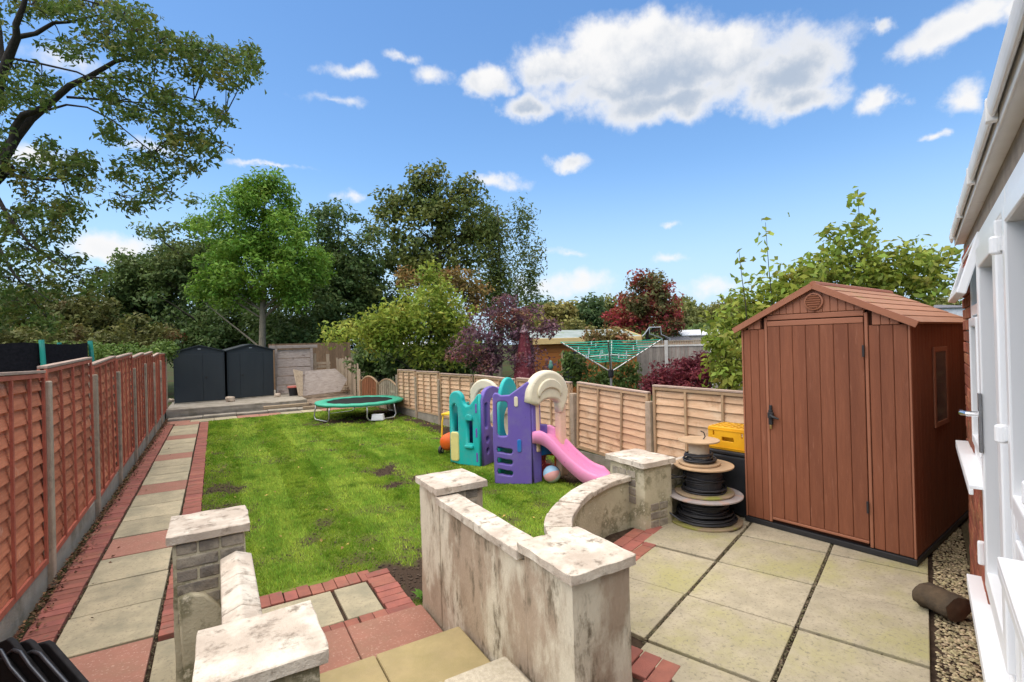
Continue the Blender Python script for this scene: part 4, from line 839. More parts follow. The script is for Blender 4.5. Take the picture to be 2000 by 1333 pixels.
sm_.add(vs, [(i * nC + j, i * nC + j + 1, (i + 1) * nC + j + 1, (i + 1) * nC + j) for i in range(27) for j in range(nC - 1)])
slo = loc_build(sm_, 'slide', M_pink, ps, smooth=True); so_ = slo.modifiers.new('solid', 'SOLIDIFY'); so_.thickness = .012
# second tower
T0, T1, T2, T3 = (3.50, 8.06), (3.81, 7.52), (4.40, 7.90), (4.08, 8.44)
wt = math.dist(T0, T1)
to = [(0, .04), (.2, 0), (wt, 0), (wt, 1.21), (wt - .03, 1.215), (wt - .10, 1.13), (.43, 1.03), (.36, 1.01), (.31, 1.05), (.285, 1.12)] + arcpts(.145, 1.10, .145, 10, 170, 12, .16) + [(0, 1.0)]
tp = put(plate(to, [[(.055, .56), (.175, .56), (.175, .90)] + arcpts(.115, .92, .06, 0, 180, 8, .12) + [(.055, .90)], [(.365, .38), (.475, .38), (.475, .72)] + arcpts(.42, .72, .055, 0, 180, 8, .07) + [(.365, .72)]], .10, .025, 'panel', M_teal), T0, T1, 'panel')
link('door', plate(rrect(.025, .20, .06, .56, .05), (), .05, .02, 'door', M_yl), tp, loc=(0, -.045, 0))
link('window_hood', plate([(.345, .80), (.36, .77), (.48, .77), (.495, .80)] + arcpts(.42, .80, .075, 0, 180, 8, .08), (), .06, .015, 'window_hood', M_teal), tp, loc=(0, -.055, 0))
link('window_sill', plate(rrect(.33, .50, .30, .36, .02), (), .07, .02, 'window_sill', M_teal), tp, loc=(0, -.06, 0))
for z in (.16, .57, .98): link('inset', plate(rrect(.545, .58, z - .08, z + .08, .016), (), .02, .006, 'inset', M_purp), tp, loc=(0, -.046, 0))
w2 = math.dist(T1, T2)
put(plate([(0, 0), (w2, 0), (w2, 1.2), (w2 - .05, 1.28)] + arcpts(w2 / 2, 1.18, w2 / 2 - .06, 25, 150, 12, .14) + [(0, 1.12)], [rrect(.07, .17, .62, 1.05, .04), rrect(.27, .55, .60, 1.12, .12), arcpts(.15, .43, .055, 0, 345, 14), arcpts(.15, .24, .05, 0, 345, 14)], .08, .022, 'panel', M_purp), T1, T2, 'panel')
put(plate([(0, .0), (.62, 0), (.62, 1.1)] + arcpts(.31, 1.05, .33, 0, 180, 20, .36) + [(0, 1.1)], [arcpts(.31, .98, .19, 0, 350, 20, .25), rrect(.1, .5, .2, .62, .06)], .10, .03, 'arch', M_cream), T3, T2, 'arch')
put(plate([(0, 0), (.6, 0), (.6, 1.0), (0, 1.0)], [rrect(.15, .45, .3, .85, .1)], .07, .02, 'panel', M_teal), T0, T3, 'panel')
M_dblue = plastic('dark_blue_plastic', (.012, .04, .16)); put(plate(rrect(.05, .55, .05, .85, .04), (), .05, .015, 'panel', M_dblue), (3.62, 8.20), (3.98, 7.70), 'panel')
put(plate([(0, 0), (.3, 0), (.3, .8)] + arcpts(.15, .8, .15, 0, 180, 10, .16) + [(0, .8)], [rrect(.07, .23, .45, .85, .06)], .08, .02, 'panel', M_cream), (4.10, 7.35), (4.33, 7.55), 'panel')
pk = MB(); pk.lathe([(.02, -.17), (.10, -.15), (.155, -.07), (.165, .02), (.14, .10), (.08, .16), (.02, .175)], 20, (.08, .06, .30)); pk.lathe([(.12, .0), (.10, .16)], 16, (.08, .06, 0)); loc_build(pk, 'connector', M_pink, ps, smooth=True)

# toy car behind the teal wall
tcr = thing('toy_car', 'orange ride-on toy car with a yellow roof behind the teal playhouse wall', 'toy car', (3.87, 8.84, LAWN), R(40))
cb_ = MB(); cb_.tube([(-.30, 0, .24), (-.24, 0, .24), (0, 0, .23), (.22, 0, .25), (.32, 0, .25)], [.10, .155, .17, .155, .09], 16); loc_build(cb_, 'body', M_or, tcr, smooth=True)
rf = MB(); rf.box((0, 0, .745), (.34, .30, .035))
for sx in (-1, 1):
    for sy in (-1, 1): rf.tube([(sx * .20, sy * .13, .33), (sx * .165, sy * .13, .60), (sx * .13, sy * .12, .74)], .018, 8)
loc_build(rf, 'roof', M_ty, tcr, bevel=.012)
for sx in (-.2, .2):
    for sy in (-.15, .15):
        wv_ = MB().lathe([(.06, -.03), (.08, -.024), (.08, .024), (.06, .03)], 18).build('wheel', M_black, tcr, world=False); wv_.location = (sx, sy, .08); wv_.rotation_euler = (R(90), 0, 0)
        h_ = MB().lathe([(.035, .0), (.03, .034)], 12).build('hub', M_cream, wv_, world=False); h_.location = (0, 0, 0)
# ball
bl = thing('beach_ball', 'faded beach ball with pale panels lying under the slide', 'ball', (4.19, 6.03, LAWN), R(30))
BC = [plastic('ball_white', (.62, .66, .70)), plastic('ball_peach', (.72, .36, .34)), plastic('ball_blue', (.30, .50, .66)), plastic('ball_black', (.03, .035, .04))]
for k in range(6):
    b_ = MB(); vs = []; nl, npan = 12, 5
    for i in range(nl + 1):
        th = math.pi * i / nl
        for j in range(npan + 1): ph = 2 * math.pi * (k + j / npan) / 6; vs.append((.128 * math.sin(th) * math.cos(ph), .128 * math.sin(th) * math.sin(ph), .128 * math.cos(th)))
    b_.add(vs, [(i * (npan + 1) + j, (i + 1) * (npan + 1) + j, (i + 1) * (npan + 1) + j + 1, i * (npan + 1) + j + 1) for i in range(nl) for j in range(npan)])
    q = b_.build('panel', BC[[0, 3, 2, 1, 0, 2][k]], bl, world=False, smooth=True); q.location = (0, 0, .135); q.rotation_euler = (R(62), R(20), 0)
# red toy tricycle half hidden under the platform, orange toy leg
tk = thing('tricycle', 'small red toy tricycle parked under the play set platform', 'tricycle', (4.12, 6.38, LAWN), R(-20))
tb = MB(); tb.tube([(-.18, 0, .16), (0, 0, .20), (.14, 0, .24), (.17, 0, .36)], .022, 8); tb.tube([(.17, -.12, .38), (.17, .12, .38)], .014, 8); tb.tube([(.16, 0, .24), (.19, 0, .11)], .018, 8); loc_build(tb, 'frame', M_red, tk, smooth=True)
loc_build(MB().box((-.04, 0, .235), (.16, .12, .03)), 'seat', M_red, tk, bevel=.01)
for (x, y, r_) in ((.19, 0, .11), (-.18, -.11, .075), (-.18, .11, .075)):
    w_ = MB().lathe([(r_ * .7, -.02), (r_, -.016), (r_, .016), (r_ * .7, .02)], 18).build('wheel', M_red, tk, world=False); w_.location = (x, y, r_); w_.rotation_euler = (R(90), 0, 0)
of = thing('toy_stand', 'orange plastic toy stand behind the pink slide', 'toy', (4.47, 6.30, LAWN), R(30))
loc_build(MB().box((0, 0, .16), (.07, .06, .32), taper=.8), 'leg', M_or, of, bevel=.012); loc_build(MB().box((0, .22, .16), (.07, .06, .32), taper=.8), 'leg', M_or, of, bevel=.012); loc_build(MB().box((0, .11, .335), (.11, .32, .03)), 'top', M_or, of, bevel=.01)

# ------------------------------------------------------------------ trampoline
M_pad = mat('green_pad', (.055, .42, .27), (.045, .36, .23), scale=3, rough=.5, bump=.15, bscale=14, rnd=0, spec=.35); M_mat = mat('jump_mat', (.018, .02, .02), rough=.8, bump=.1, rnd=0, spec=.2); M_galv = mat('galvanised_tube', (.52, .53, .52), rough=.35, metal=.75, bump=0, rnd=0)
TR = 1.22; tp_ = thing('trampoline', 'round garden trampoline with green edge pad at the end of the lawn', 'trampoline', (3.68, 15.15, LAWN), R(14))
zt_ = .46
pv = []; n_ = 64
prof_ = [(TR + .02, zt_ - .05), (TR + .045, zt_ - .01), (TR + .03, zt_ + .025), (TR - .10, zt_ + .038), (TR - .22, zt_ + .030), (TR - .275, zt_ + .012), (TR - .275, zt_ + .004), (TR - .05, zt_ - .004), (TR - .01, zt_ - .05)]
vs = []
for (r_, z) in prof_:
    for j in range(n_): a = 2 * math.pi * j / n_; rr = r_ + .006 * math.sin(a * 8) - (.02 * abs(math.sin(a * 8)) if r_ < TR - .2 else 0); vs.append((rr * math.cos(a), rr * math.sin(a), z + .004 * math.sin(a * 16)))
m_ = len(prof_); mbp = MB().add(vs, [(i * n_ + j, i * n_ + (j + 1) % n_, ((i + 1) % m_) * n_ + (j + 1) % n_, ((i + 1) % m_) * n_ + j) for i in range(m_) for j in range(n_)]); loc_build(mbp, 'edge_pad', M_pad, tp_, smooth=True)
loc_build(MB().lathe([(TR - .24, zt_ - .012), (TR - .24, zt_ - .002), (.5, zt_ - .008), (.01, zt_ - .012)], 48), 'jump_mat', M_mat, tp_)
ring = MB().tube([(TR * math.cos(2 * math.pi * i / 48), TR * math.sin(2 * math.pi * i / 48), zt_ - .03) for i in range(49)], .02, 8, False); loc_build(ring, 'rim', M_galv, tp_, smooth=True)
for k in range(4):
    a0 = R(45 + 90 * k) - R(14) - R(30); pts = []
    A_ = Vector((TR * math.cos(a0 - .36), TR * math.sin(a0 - .36), 0)); B_ = Vector((TR * math.cos(a0 + .36), TR * math.sin(a0 + .36), 0)); o_ = Vector((math.cos(a0), math.sin(a0), 0))
    A2, B2 = A_ + o_ * .05, B_ + o_ * .05; d_ = (B2 - A2).normalized()
    pts = [A_ + Vector((0, 0, zt_ - .04)), A2.lerp(A_, .4) + Vector((0, 0, .3)), A2 - d_ * .03 + Vector((0, 0, .12)), A2 + d_ * .03 + Vector((0, 0, .04)), A2 + d_ * .10 + Vector((0, 0, .02)), B2 - d_ * .10 + Vector((0, 0, .02)), B2 - d_ * .03 + Vector((0, 0, .04)), B2 + d_ * .03 + Vector((0, 0, .12)), B2.lerp(B_, .4) + Vector((0, 0, .3)), B_ + Vector((0, 0, zt_ - .04))]
    loc_build(MB().tube(pts, .019, 8), 'leg', M_galv, tp_, smooth=True)
M_white = plastic('white_plastic', (.82, .84, .86)); 
ws_ = thing('step_stool', 'small white plastic step stool on the grass beside the trampoline', 'stool', (3.86, 13.92, LAWN), R(-28))
loc_build(MB().box((0, 0, .085), (.34, .24, .15), taper=.86), 'body', M_white, ws_, bevel=.02); loc_build(MB().box((0, 0, .167), (.30, .21, .012)), 'tread', M_white, ws_, bevel=.005)

# ------------------------------------------------------------------ far end: paving row, raised concrete base, two dark sheds
row = MB(); row.bx(-1.3, 5.0, 17.26, 18.6, -.45, -.385); rowo = tag(row.build('paving', M_soil), kind='structure')
x = -1.28; k = 0
while x < 4.7:
    MB().bx(x, x + .60, 17.30, 17.92, -.42, LAWN + random.uniform(-.003, .004)).build('slab', M_redslab if k % 4 in (0, 3) else M_slab, rowo, bevel=.008); x += .612; k += 1
for k in range(5): link('kerb_stone', rough_box(-1.25 + .9 * k, -.36 + .9 * k, 18.02, 18.42, -.45, -.315 + .012 * (k % 2), .008, .1, 60 + k, M_conc, 'kerb_stone', chip=.01), rowo, world=True)
plat = tag(link('platform', rough_box(-1.34, 2.75, 18.75, 24.5, -.45, -.10, .015, .35, 77, M_conc, 'platform')), kind='structure')
plat2 = tag(link('rubble_bank', rough_box(2.76, 4.75, 18.3, 24.5, -.45, -.20, .05, .2, 79, mat('rubble', (.27, .21, .15), (.16, .12, .085), scale=5, rough=.97, bump=.9, bscale=20, rnd=0), 'rubble_bank')), kind='structure')
for k, (x, y, l, rz) in enumerate(((2.1, 18.55, 1.5, .02), (3.3, 18.05, 1.6, -.06))):
    o_ = tag(MB().box((0, 0, .05), (l, .2, .10)).build('timber_beam', mat('old_timber', (.42, .33, .22), (.3, .23, .15), scale=4, stretch=(1, 8, 8), rough=.92, bump=.5, bscale=30, rnd=.15), None, bevel=.01, loc=(x, y, -.30 if k == 0 else -.37), rot=(0, 0, rz)), ['long weathered timber beam lying against the raised concrete base', 'weathered timber beam on the ground behind the trampoline'][k], 'timber')
M_dark = mat('anthracite_metal', (.024, .032, .037), (.020, .027, .032), scale=3, stretch=(1, 1, .3), rough=.5, bump=.08, bscale=30, rnd=.02, spec=.4)
def dark_shed(label, x, y, w, rz, hnd, seams):
    t = thing('storage_shed', label, 'shed', (x, y, -.098), rz, group='dark storage sheds on the concrete base')
    ev, rg, dp = 1.76, 1.97, 1.25
    b = MB(); pr_ = [(0, .03), (w, .03), (w, ev), (w / 2, rg), (0, ev)]
    b.add([(x_, 0, z) for x_, z in pr_] + [(x_, dp, z) for x_, z in pr_], [(0, 1, 2, 3, 4), (9, 8, 7, 6, 5), (0, 5, 6, 1), (1, 6, 7, 2), (2, 7, 8, 3), (3, 8, 9, 4), (4, 9, 5, 0)]); loc_build(b, 'body', M_dark, t)
    loc_build(MB().bx(-.01, w + .01, -.02, dp + .01, .0, .032), 'base', M_conc, t)
    for s in (-1, 1):
        p = [(w / 2, rg + .004), (w / 2 + s * (w / 2 + .05), ev - .012), (w / 2 + s * (w / 2 + .05), ev + .02), (w / 2, rg + .036)]; q = MB().add([(a, -.06, z) for a, z in p] + [(a, dp + .05, z) for a, z in p], [(0, 1, 2, 3), (7, 6, 5, 4), (0, 4, 5, 1), (1, 5, 6, 2), (2, 6, 7, 3), (3, 7, 4, 0)]); loc_build(q, 'roof', M_dark, t)
    xs_ = [0.03] + seams + [w - .03]
    for i, (a, c_) in enumerate(zip(xs_[:-1], xs_[1:])):
        dd = loc_build(MB().bx(a + .006, c_ - .006, -.012, -.001, .05, ev - .08), 'door' if (a <= hnd + .06 and c_ >= hnd - .06) else 'panel', M_dark, t, bevel=.004)
        if abs((a if hnd - a < c_ - hnd else c_) - hnd) < .12 and a <= hnd <= c_: loc_build(MB().bx(hnd - .03, hnd + .03, -.035, -.0125, .84, .90), 'handle', M_black, dd, bevel=.006)
    loc_build(MB().bx(w / 2 - .05, w / 2 + .05, -.018, -.001, ev + .085, ev + .11), 'badge', M_galv, t)
    return t
dark_shed('dark grey storage shed nearest the reddish fence', -1.22, 20.60, 1.51, R(0), .95, [.85])
dark_shed('dark grey storage shed nearest the leaning weathered boards', .37, 20.85, 1.56, R(9), .50, [.42, 1.20])
M_stone = mat('pale_stone', (.55, .46, .35), (.42, .33, .25), scale=6, rough=.95, bump=.6, bscale=30, rnd=.1)
for (px, py, s, lab) in ((450, 785, .28, 'pale broken stone block between the two dark sheds'), (542, 776, .22, 'pale brick end at the corner of the right dark shed'), (334, 786, .2, 'broken brick propped by the fence end post')):
    q = gp(px, py, -.1); tag(link('stone', rough_box(q.x - s / 2, q.x + s / 2, q.y - .1, q.y + .1, -.105, -.10 + s * .6, .03, .06, s * 100, M_stone, 'stone')), lab, 'stone')

# ------------------------------------------------------------------ weathered boards heaped at the back
M_greyw = mat('grey_weathered_wood', (.40, .345, .30), (.29, .245, .21), scale=3, stretch=(2, 2, 9), rough=.95, bump=.6, bscale=20, rnd=.18, c3=(.17, .13, .11), s3=4, t3=.63, w3=.08)
M_tanw = mat('tan_weathered_wood', (.45, .36, .255), (.33, .26, .18), scale=3, stretch=(9, 9, 1.5), rough=.95, bump=.6, bscale=20, rnd=.18, c3=(.25, .19, .13), s3=4, t3=.62, w3=.08)
M_brownw = mat('brown_fence_wood', (.25, .16, .09), (.17, .11, .065), scale=3, stretch=(9, 9, 1.5), rough=.95, bump=.5, bscale=20, rnd=.2); M_rustw = mat('rust_fence_wood', (.30, .12, .05), (.21, .085, .04), scale=3, stretch=(9, 9, 1.5), rough=.9, bump=.5, bscale=20, rnd=.15)
bpn = thing('board_panel', 'grey weathered panel of wide horizontal boards leaning next to the dark shed', 'fence panel', tuple(gp(562, 772, -.1)), R(-4))
L_ = Matrix.Rotation(R(-7), 3, 'X')
for i in range(5):
    o_ = MB().box((0, 0, 0), (1.35 - .02 * i, .03, .325), L_).build('board', M_greyw, bpn, world=False, loc=(.3, .03 + .3 + .04 * i * .95, .2 + .345 * i)); o_.rotation_euler = (0, random.uniform(-.01, .01), 0)
loc_build(MB().box((.28, .42, 1.86), (1.75, .09, .12)), 'rail', M_greyw, bpn, bevel=.01)
for x in (-.36, .93): loc_build(MB().box((x, .42, .93), (.09, .07, 1.86)), 'post', M_greyw, bpn)
bk = thing('bucket', 'black bucket with a red lid standing against the grey boards', 'bucket', tuple(gp(572, 772, -.1) + Vector((0, -.25, 0))))
loc_build(MB().lathe([(.15, 0), (.19, .28), (.20, .285), (.20, .30)], 24), 'body', M_black, bk, smooth=False); loc_build(MB().lathe([(.21, .30), (.23, .315), (.22, .36), (.1, .375)], 24), 'lid', plastic('faded_red_lid', (.55, .16, .12)), bk)
pl_ = thing('pallet', 'pale wooden pallet standing on edge behind the leaning grey sheet', 'pallet', tuple(gp(618, 768, -.1) + Vector((0, .5, 0))), R(-6))
for i, x in enumerate((-.55, .05, .55)): loc_build(MB().box((x, 0, .80), (.12, .09, 1.6 - .08 * i)), 'post', M_tanw, pl_)
for z in (.30, .62, .86, 1.02, 1.16): loc_build(MB().box((0, .062, z), (1.3, .022, .10)), 'slat', M_tanw, pl_)
shb = thing('sheet_board', 'large grey weathered sheet leaning against the pallet', 'board', tuple(gp(630, 772, -.1)), R(3))
q = plate([(-.78, 0), (.62, .06), (.95, .55), (.55, 1.02), (-.55, .98)], (), .03, .006, 'sheet', M_greyw); o_ = link('sheet', q, shb, loc=(.05, .0, .02), rot=(R(-24), 0, 0))
o_ = link('edge_plank', plate([(-.86, 0), (-.70, 0), (-.62, .95), (-.95, 1.05)], (), .04, .006, 'edge_plank', M_tanw), shb, loc=(.0, -.02, .02), rot=(R(-20), 0, 0))
vf = thing('fence', 'ragged fence of uneven upright grey planks in the far right corner', 'fence', (4.68, 20.9, LAWN))
y = 19.0; k = 0
while y < 23.3:
    w = random.uniform(.17, .30); h = 1.62 - .07 * (y < 20) * (20 - y) * 5 * .6 + random.uniform(-.14, .10) - .10 * (k % 3 == 0)
    MB().box((4.68 + random.uniform(-.03, .03), y + w / 2, LAWN + h / 2), (.022, w * .96, h), Matrix.Rotation(random.uniform(-.05, .05), 3, 'X')).build('plank', M_tanw, vf); y += w; k += 1
MB().bx(4.705, 4.755, 19, 23.3, .5, .58).build('rail', M_tanw, vf)
bf = thing('fence', 'brown close-board fence panel behind the heap of boards under the trees', 'fence', (3.2, 24.2, LAWN))
x = 2.0
while x < 5.4: MB().box((x + .07, 24.2, .77), (.135, .02, 2.28)).build('board', M_brownw, bf); x += .14
MB().bx(1.98, 5.42, 24.225, 24.27, 1.5, 1.58).build('rail', M_brownw, bf)
af = thing('fence', 'short arch-topped fence panels beyond the pale pine fence', 'fence', (4.75, 17, LAWN))
for (y0, y1, m, hz) in ((15.22, 16.92, M_tanw, .40), (17.0, 18.75, M_rustw, .42)):
    n_ = 9; w = (y1 - y0) / n_
    pnl = MB().bx(rfx(y0) - .02 - .03, rfx(y0) + .01 - .03, y0, y0 + .05, LAWN, hz + .03).build('panel', m, af)
    pts = []
    for i in range(n_):
        yc = y0 + w * (i + .5); f_ = (yc - (y0 + y1) / 2) / ((y1 - y0) / 2); h = hz + .20 * (1 - f_ * f_) - LAWN
        MB().box((rfx(yc) + .02, yc, LAWN + h / 2), (.018, w * .95, h)).build('board', m, pnl)
    cap_ = [(rfx(y0 + (y1 - y0) * i / 12) + .02, y0 + (y1 - y0) * i / 12, hz + .20 * (1 - ((i - 6) / 6) ** 2) + .01) for i in range(13)]; MB().tube(cap_, .03, 6).build('arch_cap', M_palebatten, pnl)
    for z in (-.1, .22): MB().bx(rfx(y0) - .02, rfx(y0) + .008, y0, y1, z, z + .05).build('rail', m, pnl)
for y in (16.96, 18.82): MB().box((rfx(y), y, .04), (.09, .08, .86)).build('post', M_palebatten, af)
scr = thing('plank_heap', 'loose splintered planks lying behind the trampoline by the corner fence', 'planks', tuple(gp(690, 768, -.2)))
for i in range(7): MB().box((random.uniform(-.5, .8), random.uniform(-.3, .3), .04 + .045 * i), (random.uniform(.9, 1.5), .12, .03), Matrix.Rotation(random.uniform(-.7, .5), 3, 'Z') @ Matrix.Rotation(random.uniform(-.12, .12), 3, 'Y')).build('plank', M_tanw if i % 2 else M_brownw, scr, world=False, loc=(0, 0, 0))

# ------------------------------------------------------------------ trees and shrubs
M_bark_d = mat('dark_bark', (.06, .05, .04), (.035, .03, .025), scale=10, stretch=(3, 3, .6), rough=.95, bump=.8, bscale=30, rnd=.1)
M_bark_g = mat('grey_bark', (.27, .23, .16), (.17, .15, .11), scale=9, stretch=(3, 3, .6), rough=.95, bump=.6, bscale=30, rnd=.1)
def leafmat(nm, c, c2, hue=.02, isl=.3, c3=None, t3=.6, s3=.8, tr=.3, w3=.1): return mat(nm, c, c2, scale=1.1, rough=.6, bump=0, rnd=0, island=isl, hue=hue, spec=.25, transl=tr, c3=c3, s3=s3, t3=t3, w3=w3)
def blobs(cs, n, cr, shell=.55, flat=.75, wob=.3):
    """clump centres spread through a list of ellipsoids ((centre), (radii), weight)"""
    tot = sum(w for _, _, w in cs); out = []
    for c, r, w in cs:
        for _ in range(max(1, int(n * w / tot))):
            d = rng.normal(size=3); d /= np.linalg.norm(d); k = rng.random() ** (shell) * (1 + wob * (mnoise.noise(Vector(d * 2.3) + Vector(c)) ))
            p = np.array(c) + d * np.array(r) * k; s = cr * rng.uniform(.6, 1.25); out.append((p, np.array([s, s, s * flat])))
    return out
def leaves(clumps, dens, L, W, up=.5, droop=0.0, out=.6):
    Ps = []; Ns = []
    for c, r in clumps:
        n = max(6, int(7.0 * dens * (r[0] * r[1] * r[2]) ** (2 / 3) / (L * W))); d = rng.normal(size=(n, 3)); d /= np.linalg.norm(d, axis=1, keepdims=True)
        k = rng.random((n, 1)) ** .45; p = c + d * r * k; p[:, 2] -= droop * rng.random(n) ** 2 * r[2] * 2.2
        Ps.append(p); Ns.append(d * out + np.array([0, 0, up]) + rng.normal(0, .55, (n, 3)))
    P_ = np.concatenate(Ps); Nn = unit(np.concatenate(Ns)); n = len(P_); s = rng.uniform(.5, 1.4, n)
    return leafquads(P_, Nn, L * s, W * s)
def limbs(mb, spine, targets, r0, n=5):
    """curved boughs from the spine polyline out to the targets"""
    sp_ = [Vector(p) for p in spine]
    for t in targets:
        t = Vector(t); best = None
        for i in range(len(sp_) - 1):
            for f_ in (.2, .6, 1):
                q = sp_[i].lerp(sp_[i + 1], f_); dh = t.z - q.z; hd = math.hypot(t.x - q.x, t.y - q.y); cost = abs(dh - hd * .75) + .25 * hd
                if best is None or cost < best[0]: best = (cost, q)
        q = best[1]; m = q.lerp(t, .5) + Vector((random.uniform(-.1, .1), random.uniform(-.1, .1), random.uniform(-.02, .10))) * (t - q).length
        pts = []; k = 6
        for i in range(k + 1):
            f_ = i / k; pts.append(q * (1 - f_) ** 2 + m * 2 * f_ * (1 - f_) + t * f_ * f_ + Vector((random.uniform(-1, 1), random.uniform(-1, 1), random.uniform(-1, 1))) * .012 * (t - q).length * (0 if i in (0,) else 1))
        ln = (t - q).length; rr = r0 * min(1, .35 + ln * .12); mb.tube(pts, [rr * (1 - .88 * i / k) for i in range(k + 1)], n, False)
def tree(name, label, cat, base, spine, cs, nclump, cr, dens, L, W, ml_, mb_, tr, group=None, nl=26, limb_r=None, up=.5, droop=0.0, shell=.5, flat=.75, kind=None, wob=.3, out=.6, smooth=True, crown_name='crown'):
    t = thing(name, label, cat, tuple(base), group=group); cl_ = blobs(cs, nclump, cr, shell, flat, wob)
    link(crown_name, quadmesh(crown_name, leaves(cl_, dens, L, W, up, droop, out), ml_), t, world=True)
    tm = MB(); k = len(spine); tm.tube(spine, [tr * (1 - .8 * i / (k - 1)) for i in range(k)], 9, False)
    tg = [c for c, r in sorted(cl_, key=lambda q: random.random())[:nl]]; limbs(tm, spine[1:] if k > 2 else spine, tg, limb_r or tr * .45)
    tm.build('trunk', mb_, t, smooth=smooth); return t
def el_(px, py, rx, ry, depth, rz=None, w=1.0):
    s = depth / FPX; return (tuple(at(px, py, depth)), (rx * s, rz if rz else rx * s * .9, ry * s), w)
def spine_to(px, pbase, ptop, depth, zb=LAWN, n=5, wob=.1):
    b = at(px, pbase, depth); b.z = zb; t = at(px, ptop, depth); return [b.lerp(t, i / n) + Vector((random.uniform(-wob, wob), random.uniform(-wob, wob), 0)) * (i > 0) for i in range(n + 1)]

LF_bright = leafmat('bright_ash_leaf', (.19, .34, .04), (.125, .26, .032), c3=(.20, .24, .03), t3=.66, s3=.9)
LF_dark = leafmat('dark_leaf', (.10, .165, .045), (.065, .115, .033), c3=(.17, .21, .055), t3=.62, s3=.6)
LF_mid = leafmat('mid_leaf', (.13, .19, .05), (.085, .135, .038), c3=(.17, .19, .05), t3=.6, s3=.5)
LF_ivy = leafmat('ivy_leaf', (.13, .175, .04), (.08, .12, .03), c3=(.21, .23, .05), t3=.55, s3=.7)
LF_birch = leafmat('birch_leaf', (.14, .19, .045), (.10, .15, .038), c3=(.22, .23, .05), t3=.6, tr=.4)
LF_cherry = leafmat('cherry_leaf', (.33, .40, .06), (.19, .28, .035), hue=.03, c3=(.36, .30, .05), t3=.62, s3=1.6, tr=.35)
LF_purple = leafmat('purple_leaf', (.19, .095, .12), (.13, .065, .08), hue=.05, c3=(.28, .13, .07), t3=.58, s3=1.4)
LF_maple = leafmat('maple_leaf', (.19, .030, .038), (.12, .02, .028), hue=.015, c3=(.27, .07, .065), t3=.62, s3=2)
LF_magn = leafmat('broad_leaf', (.29, .37, .055), (.19, .27, .04), hue=.03, isl=.3, c3=(.34, .33, .07), t3=.6, s3=2.2, tr=.35)
LF_haw = leafmat('hawthorn_leaf', (.13, .14, .045), (.09, .10, .035), hue=.03, c3=(.34, .06, .045), t3=.52, s3=.55, w3=.06)
LF_far = leafmat('far_leaf', (.21, .23, .065), (.15, .18, .05), hue=.02, c3=(.29, .25, .07), t3=.58, s3=.2)
LF_far2 = leafmat('far_leaf_dark', (.09, .15, .05), (.07, .12, .045), hue=.02)
LF_olive = leafmat('olive_leaf', (.15, .16, .042), (.09, .105, .03), hue=.03, c3=(.18, .075, .03), t3=.64, s3=.35)
LF_hedge = leafmat('hedge_leaf', (.13, .21, .04), (.09, .16, .03), hue=.02)
LF_pinkish = leafmat('turning_leaf', (.26, .15, .05), (.22, .19, .05), hue=.03, c3=(.28, .06, .035), t3=.62, s3=1.2)
LF_ash = leafmat('overhang_leaf', (.12, .19, .036), (.065, .115, .026), hue=.025, c3=(.20, .19, .04), t3=.60, s3=1.2, tr=.4)
LF_dshrub = leafmat('dark_shrub_leaf', (.10, .16, .035), (.06, .105, .025), hue=.02, c3=(.13, .14, .03), t3=.63, s3=2)
LF_photinia = leafmat('reddish_shrub_leaf', (.23, .19, .06), (.15, .14, .045), hue=.03, c3=(.36, .14, .07), t3=.56, s3=1.6)

# bright ash behind the sheds
D = 22.5
tree('ash_tree', 'bright green rounded tree with a pale trunk behind the dark sheds', 'tree', gp(514, 800, LAWN) * 0 + at(514, 690, D) * 1, spine_to(514, 700, 400, D, zb=LAWN),
     [el_(515, 420, 95, 70, D, w=1.2), el_(450, 480, 85, 75, D, w=1), el_(575, 490, 70, 80, D, w=1), el_(510, 520, 120, 60, D, w=1.2), el_(430, 560, 65, 40, D, w=.6), el_(590, 560, 50, 40, D, w=.4), el_(515, 365, 45, 28, D, w=.4)],
     260, .55, 1.25, .20, .08, LF_bright, M_bark_g, .19, nl=34, limb_r=.06, droop=.35)
# dark wood behind
def dark_tree(lab, px, cy, rx, ry, depth, m, n=150, cr=.66, L=.24, grp='dark trees along the back boundary', cat='tree', nm='dark_tree', extra=()):
    s = depth / FPX; cs = [el_(px, cy, rx, ry, depth), el_(px - rx * .4, cy + ry * .4, rx * .6, ry * .7, depth, w=.6), el_(px + rx * .35, cy + ry * .35, rx * .65, ry * .75, depth, w=.6)] + [el_(*e, depth, w=.35) for e in extra]
    return tree(nm, lab, cat, at(px, 680, depth), spine_to(px, 700, cy, depth, n=4, wob=.2), cs, n, cr * depth / 28, .85, L * depth / 28, L * .5 * depth / 28, m, M_bark_d, .28, group=grp, nl=30, shell=.38, wob=.55)
dark_tree('dark spreading tree left of the bright green ash', 385, 500, 90, 95, 28, LF_mid)
dark_tree('dark green tree between the bright ash and the tall tree', 660, 500, 85, 95, 28, LF_dark, n=210)
dark_tree('shadowy low tree directly behind the dark sheds', 440, 610, 110, 70, 27, LF_dark)
dark_tree('shadowy low tree behind the ragged corner fence', 610, 620, 110, 75, 26.5, LF_dark, n=200)
dark_tree('dark tree left of the bright ash, with its crown over the hedge', 300, 560, 75, 85, 29, LF_dark)
dark_tree('ivy dark low tree under the tall tree', 745, 600, 70, 75, 29, LF_dark)
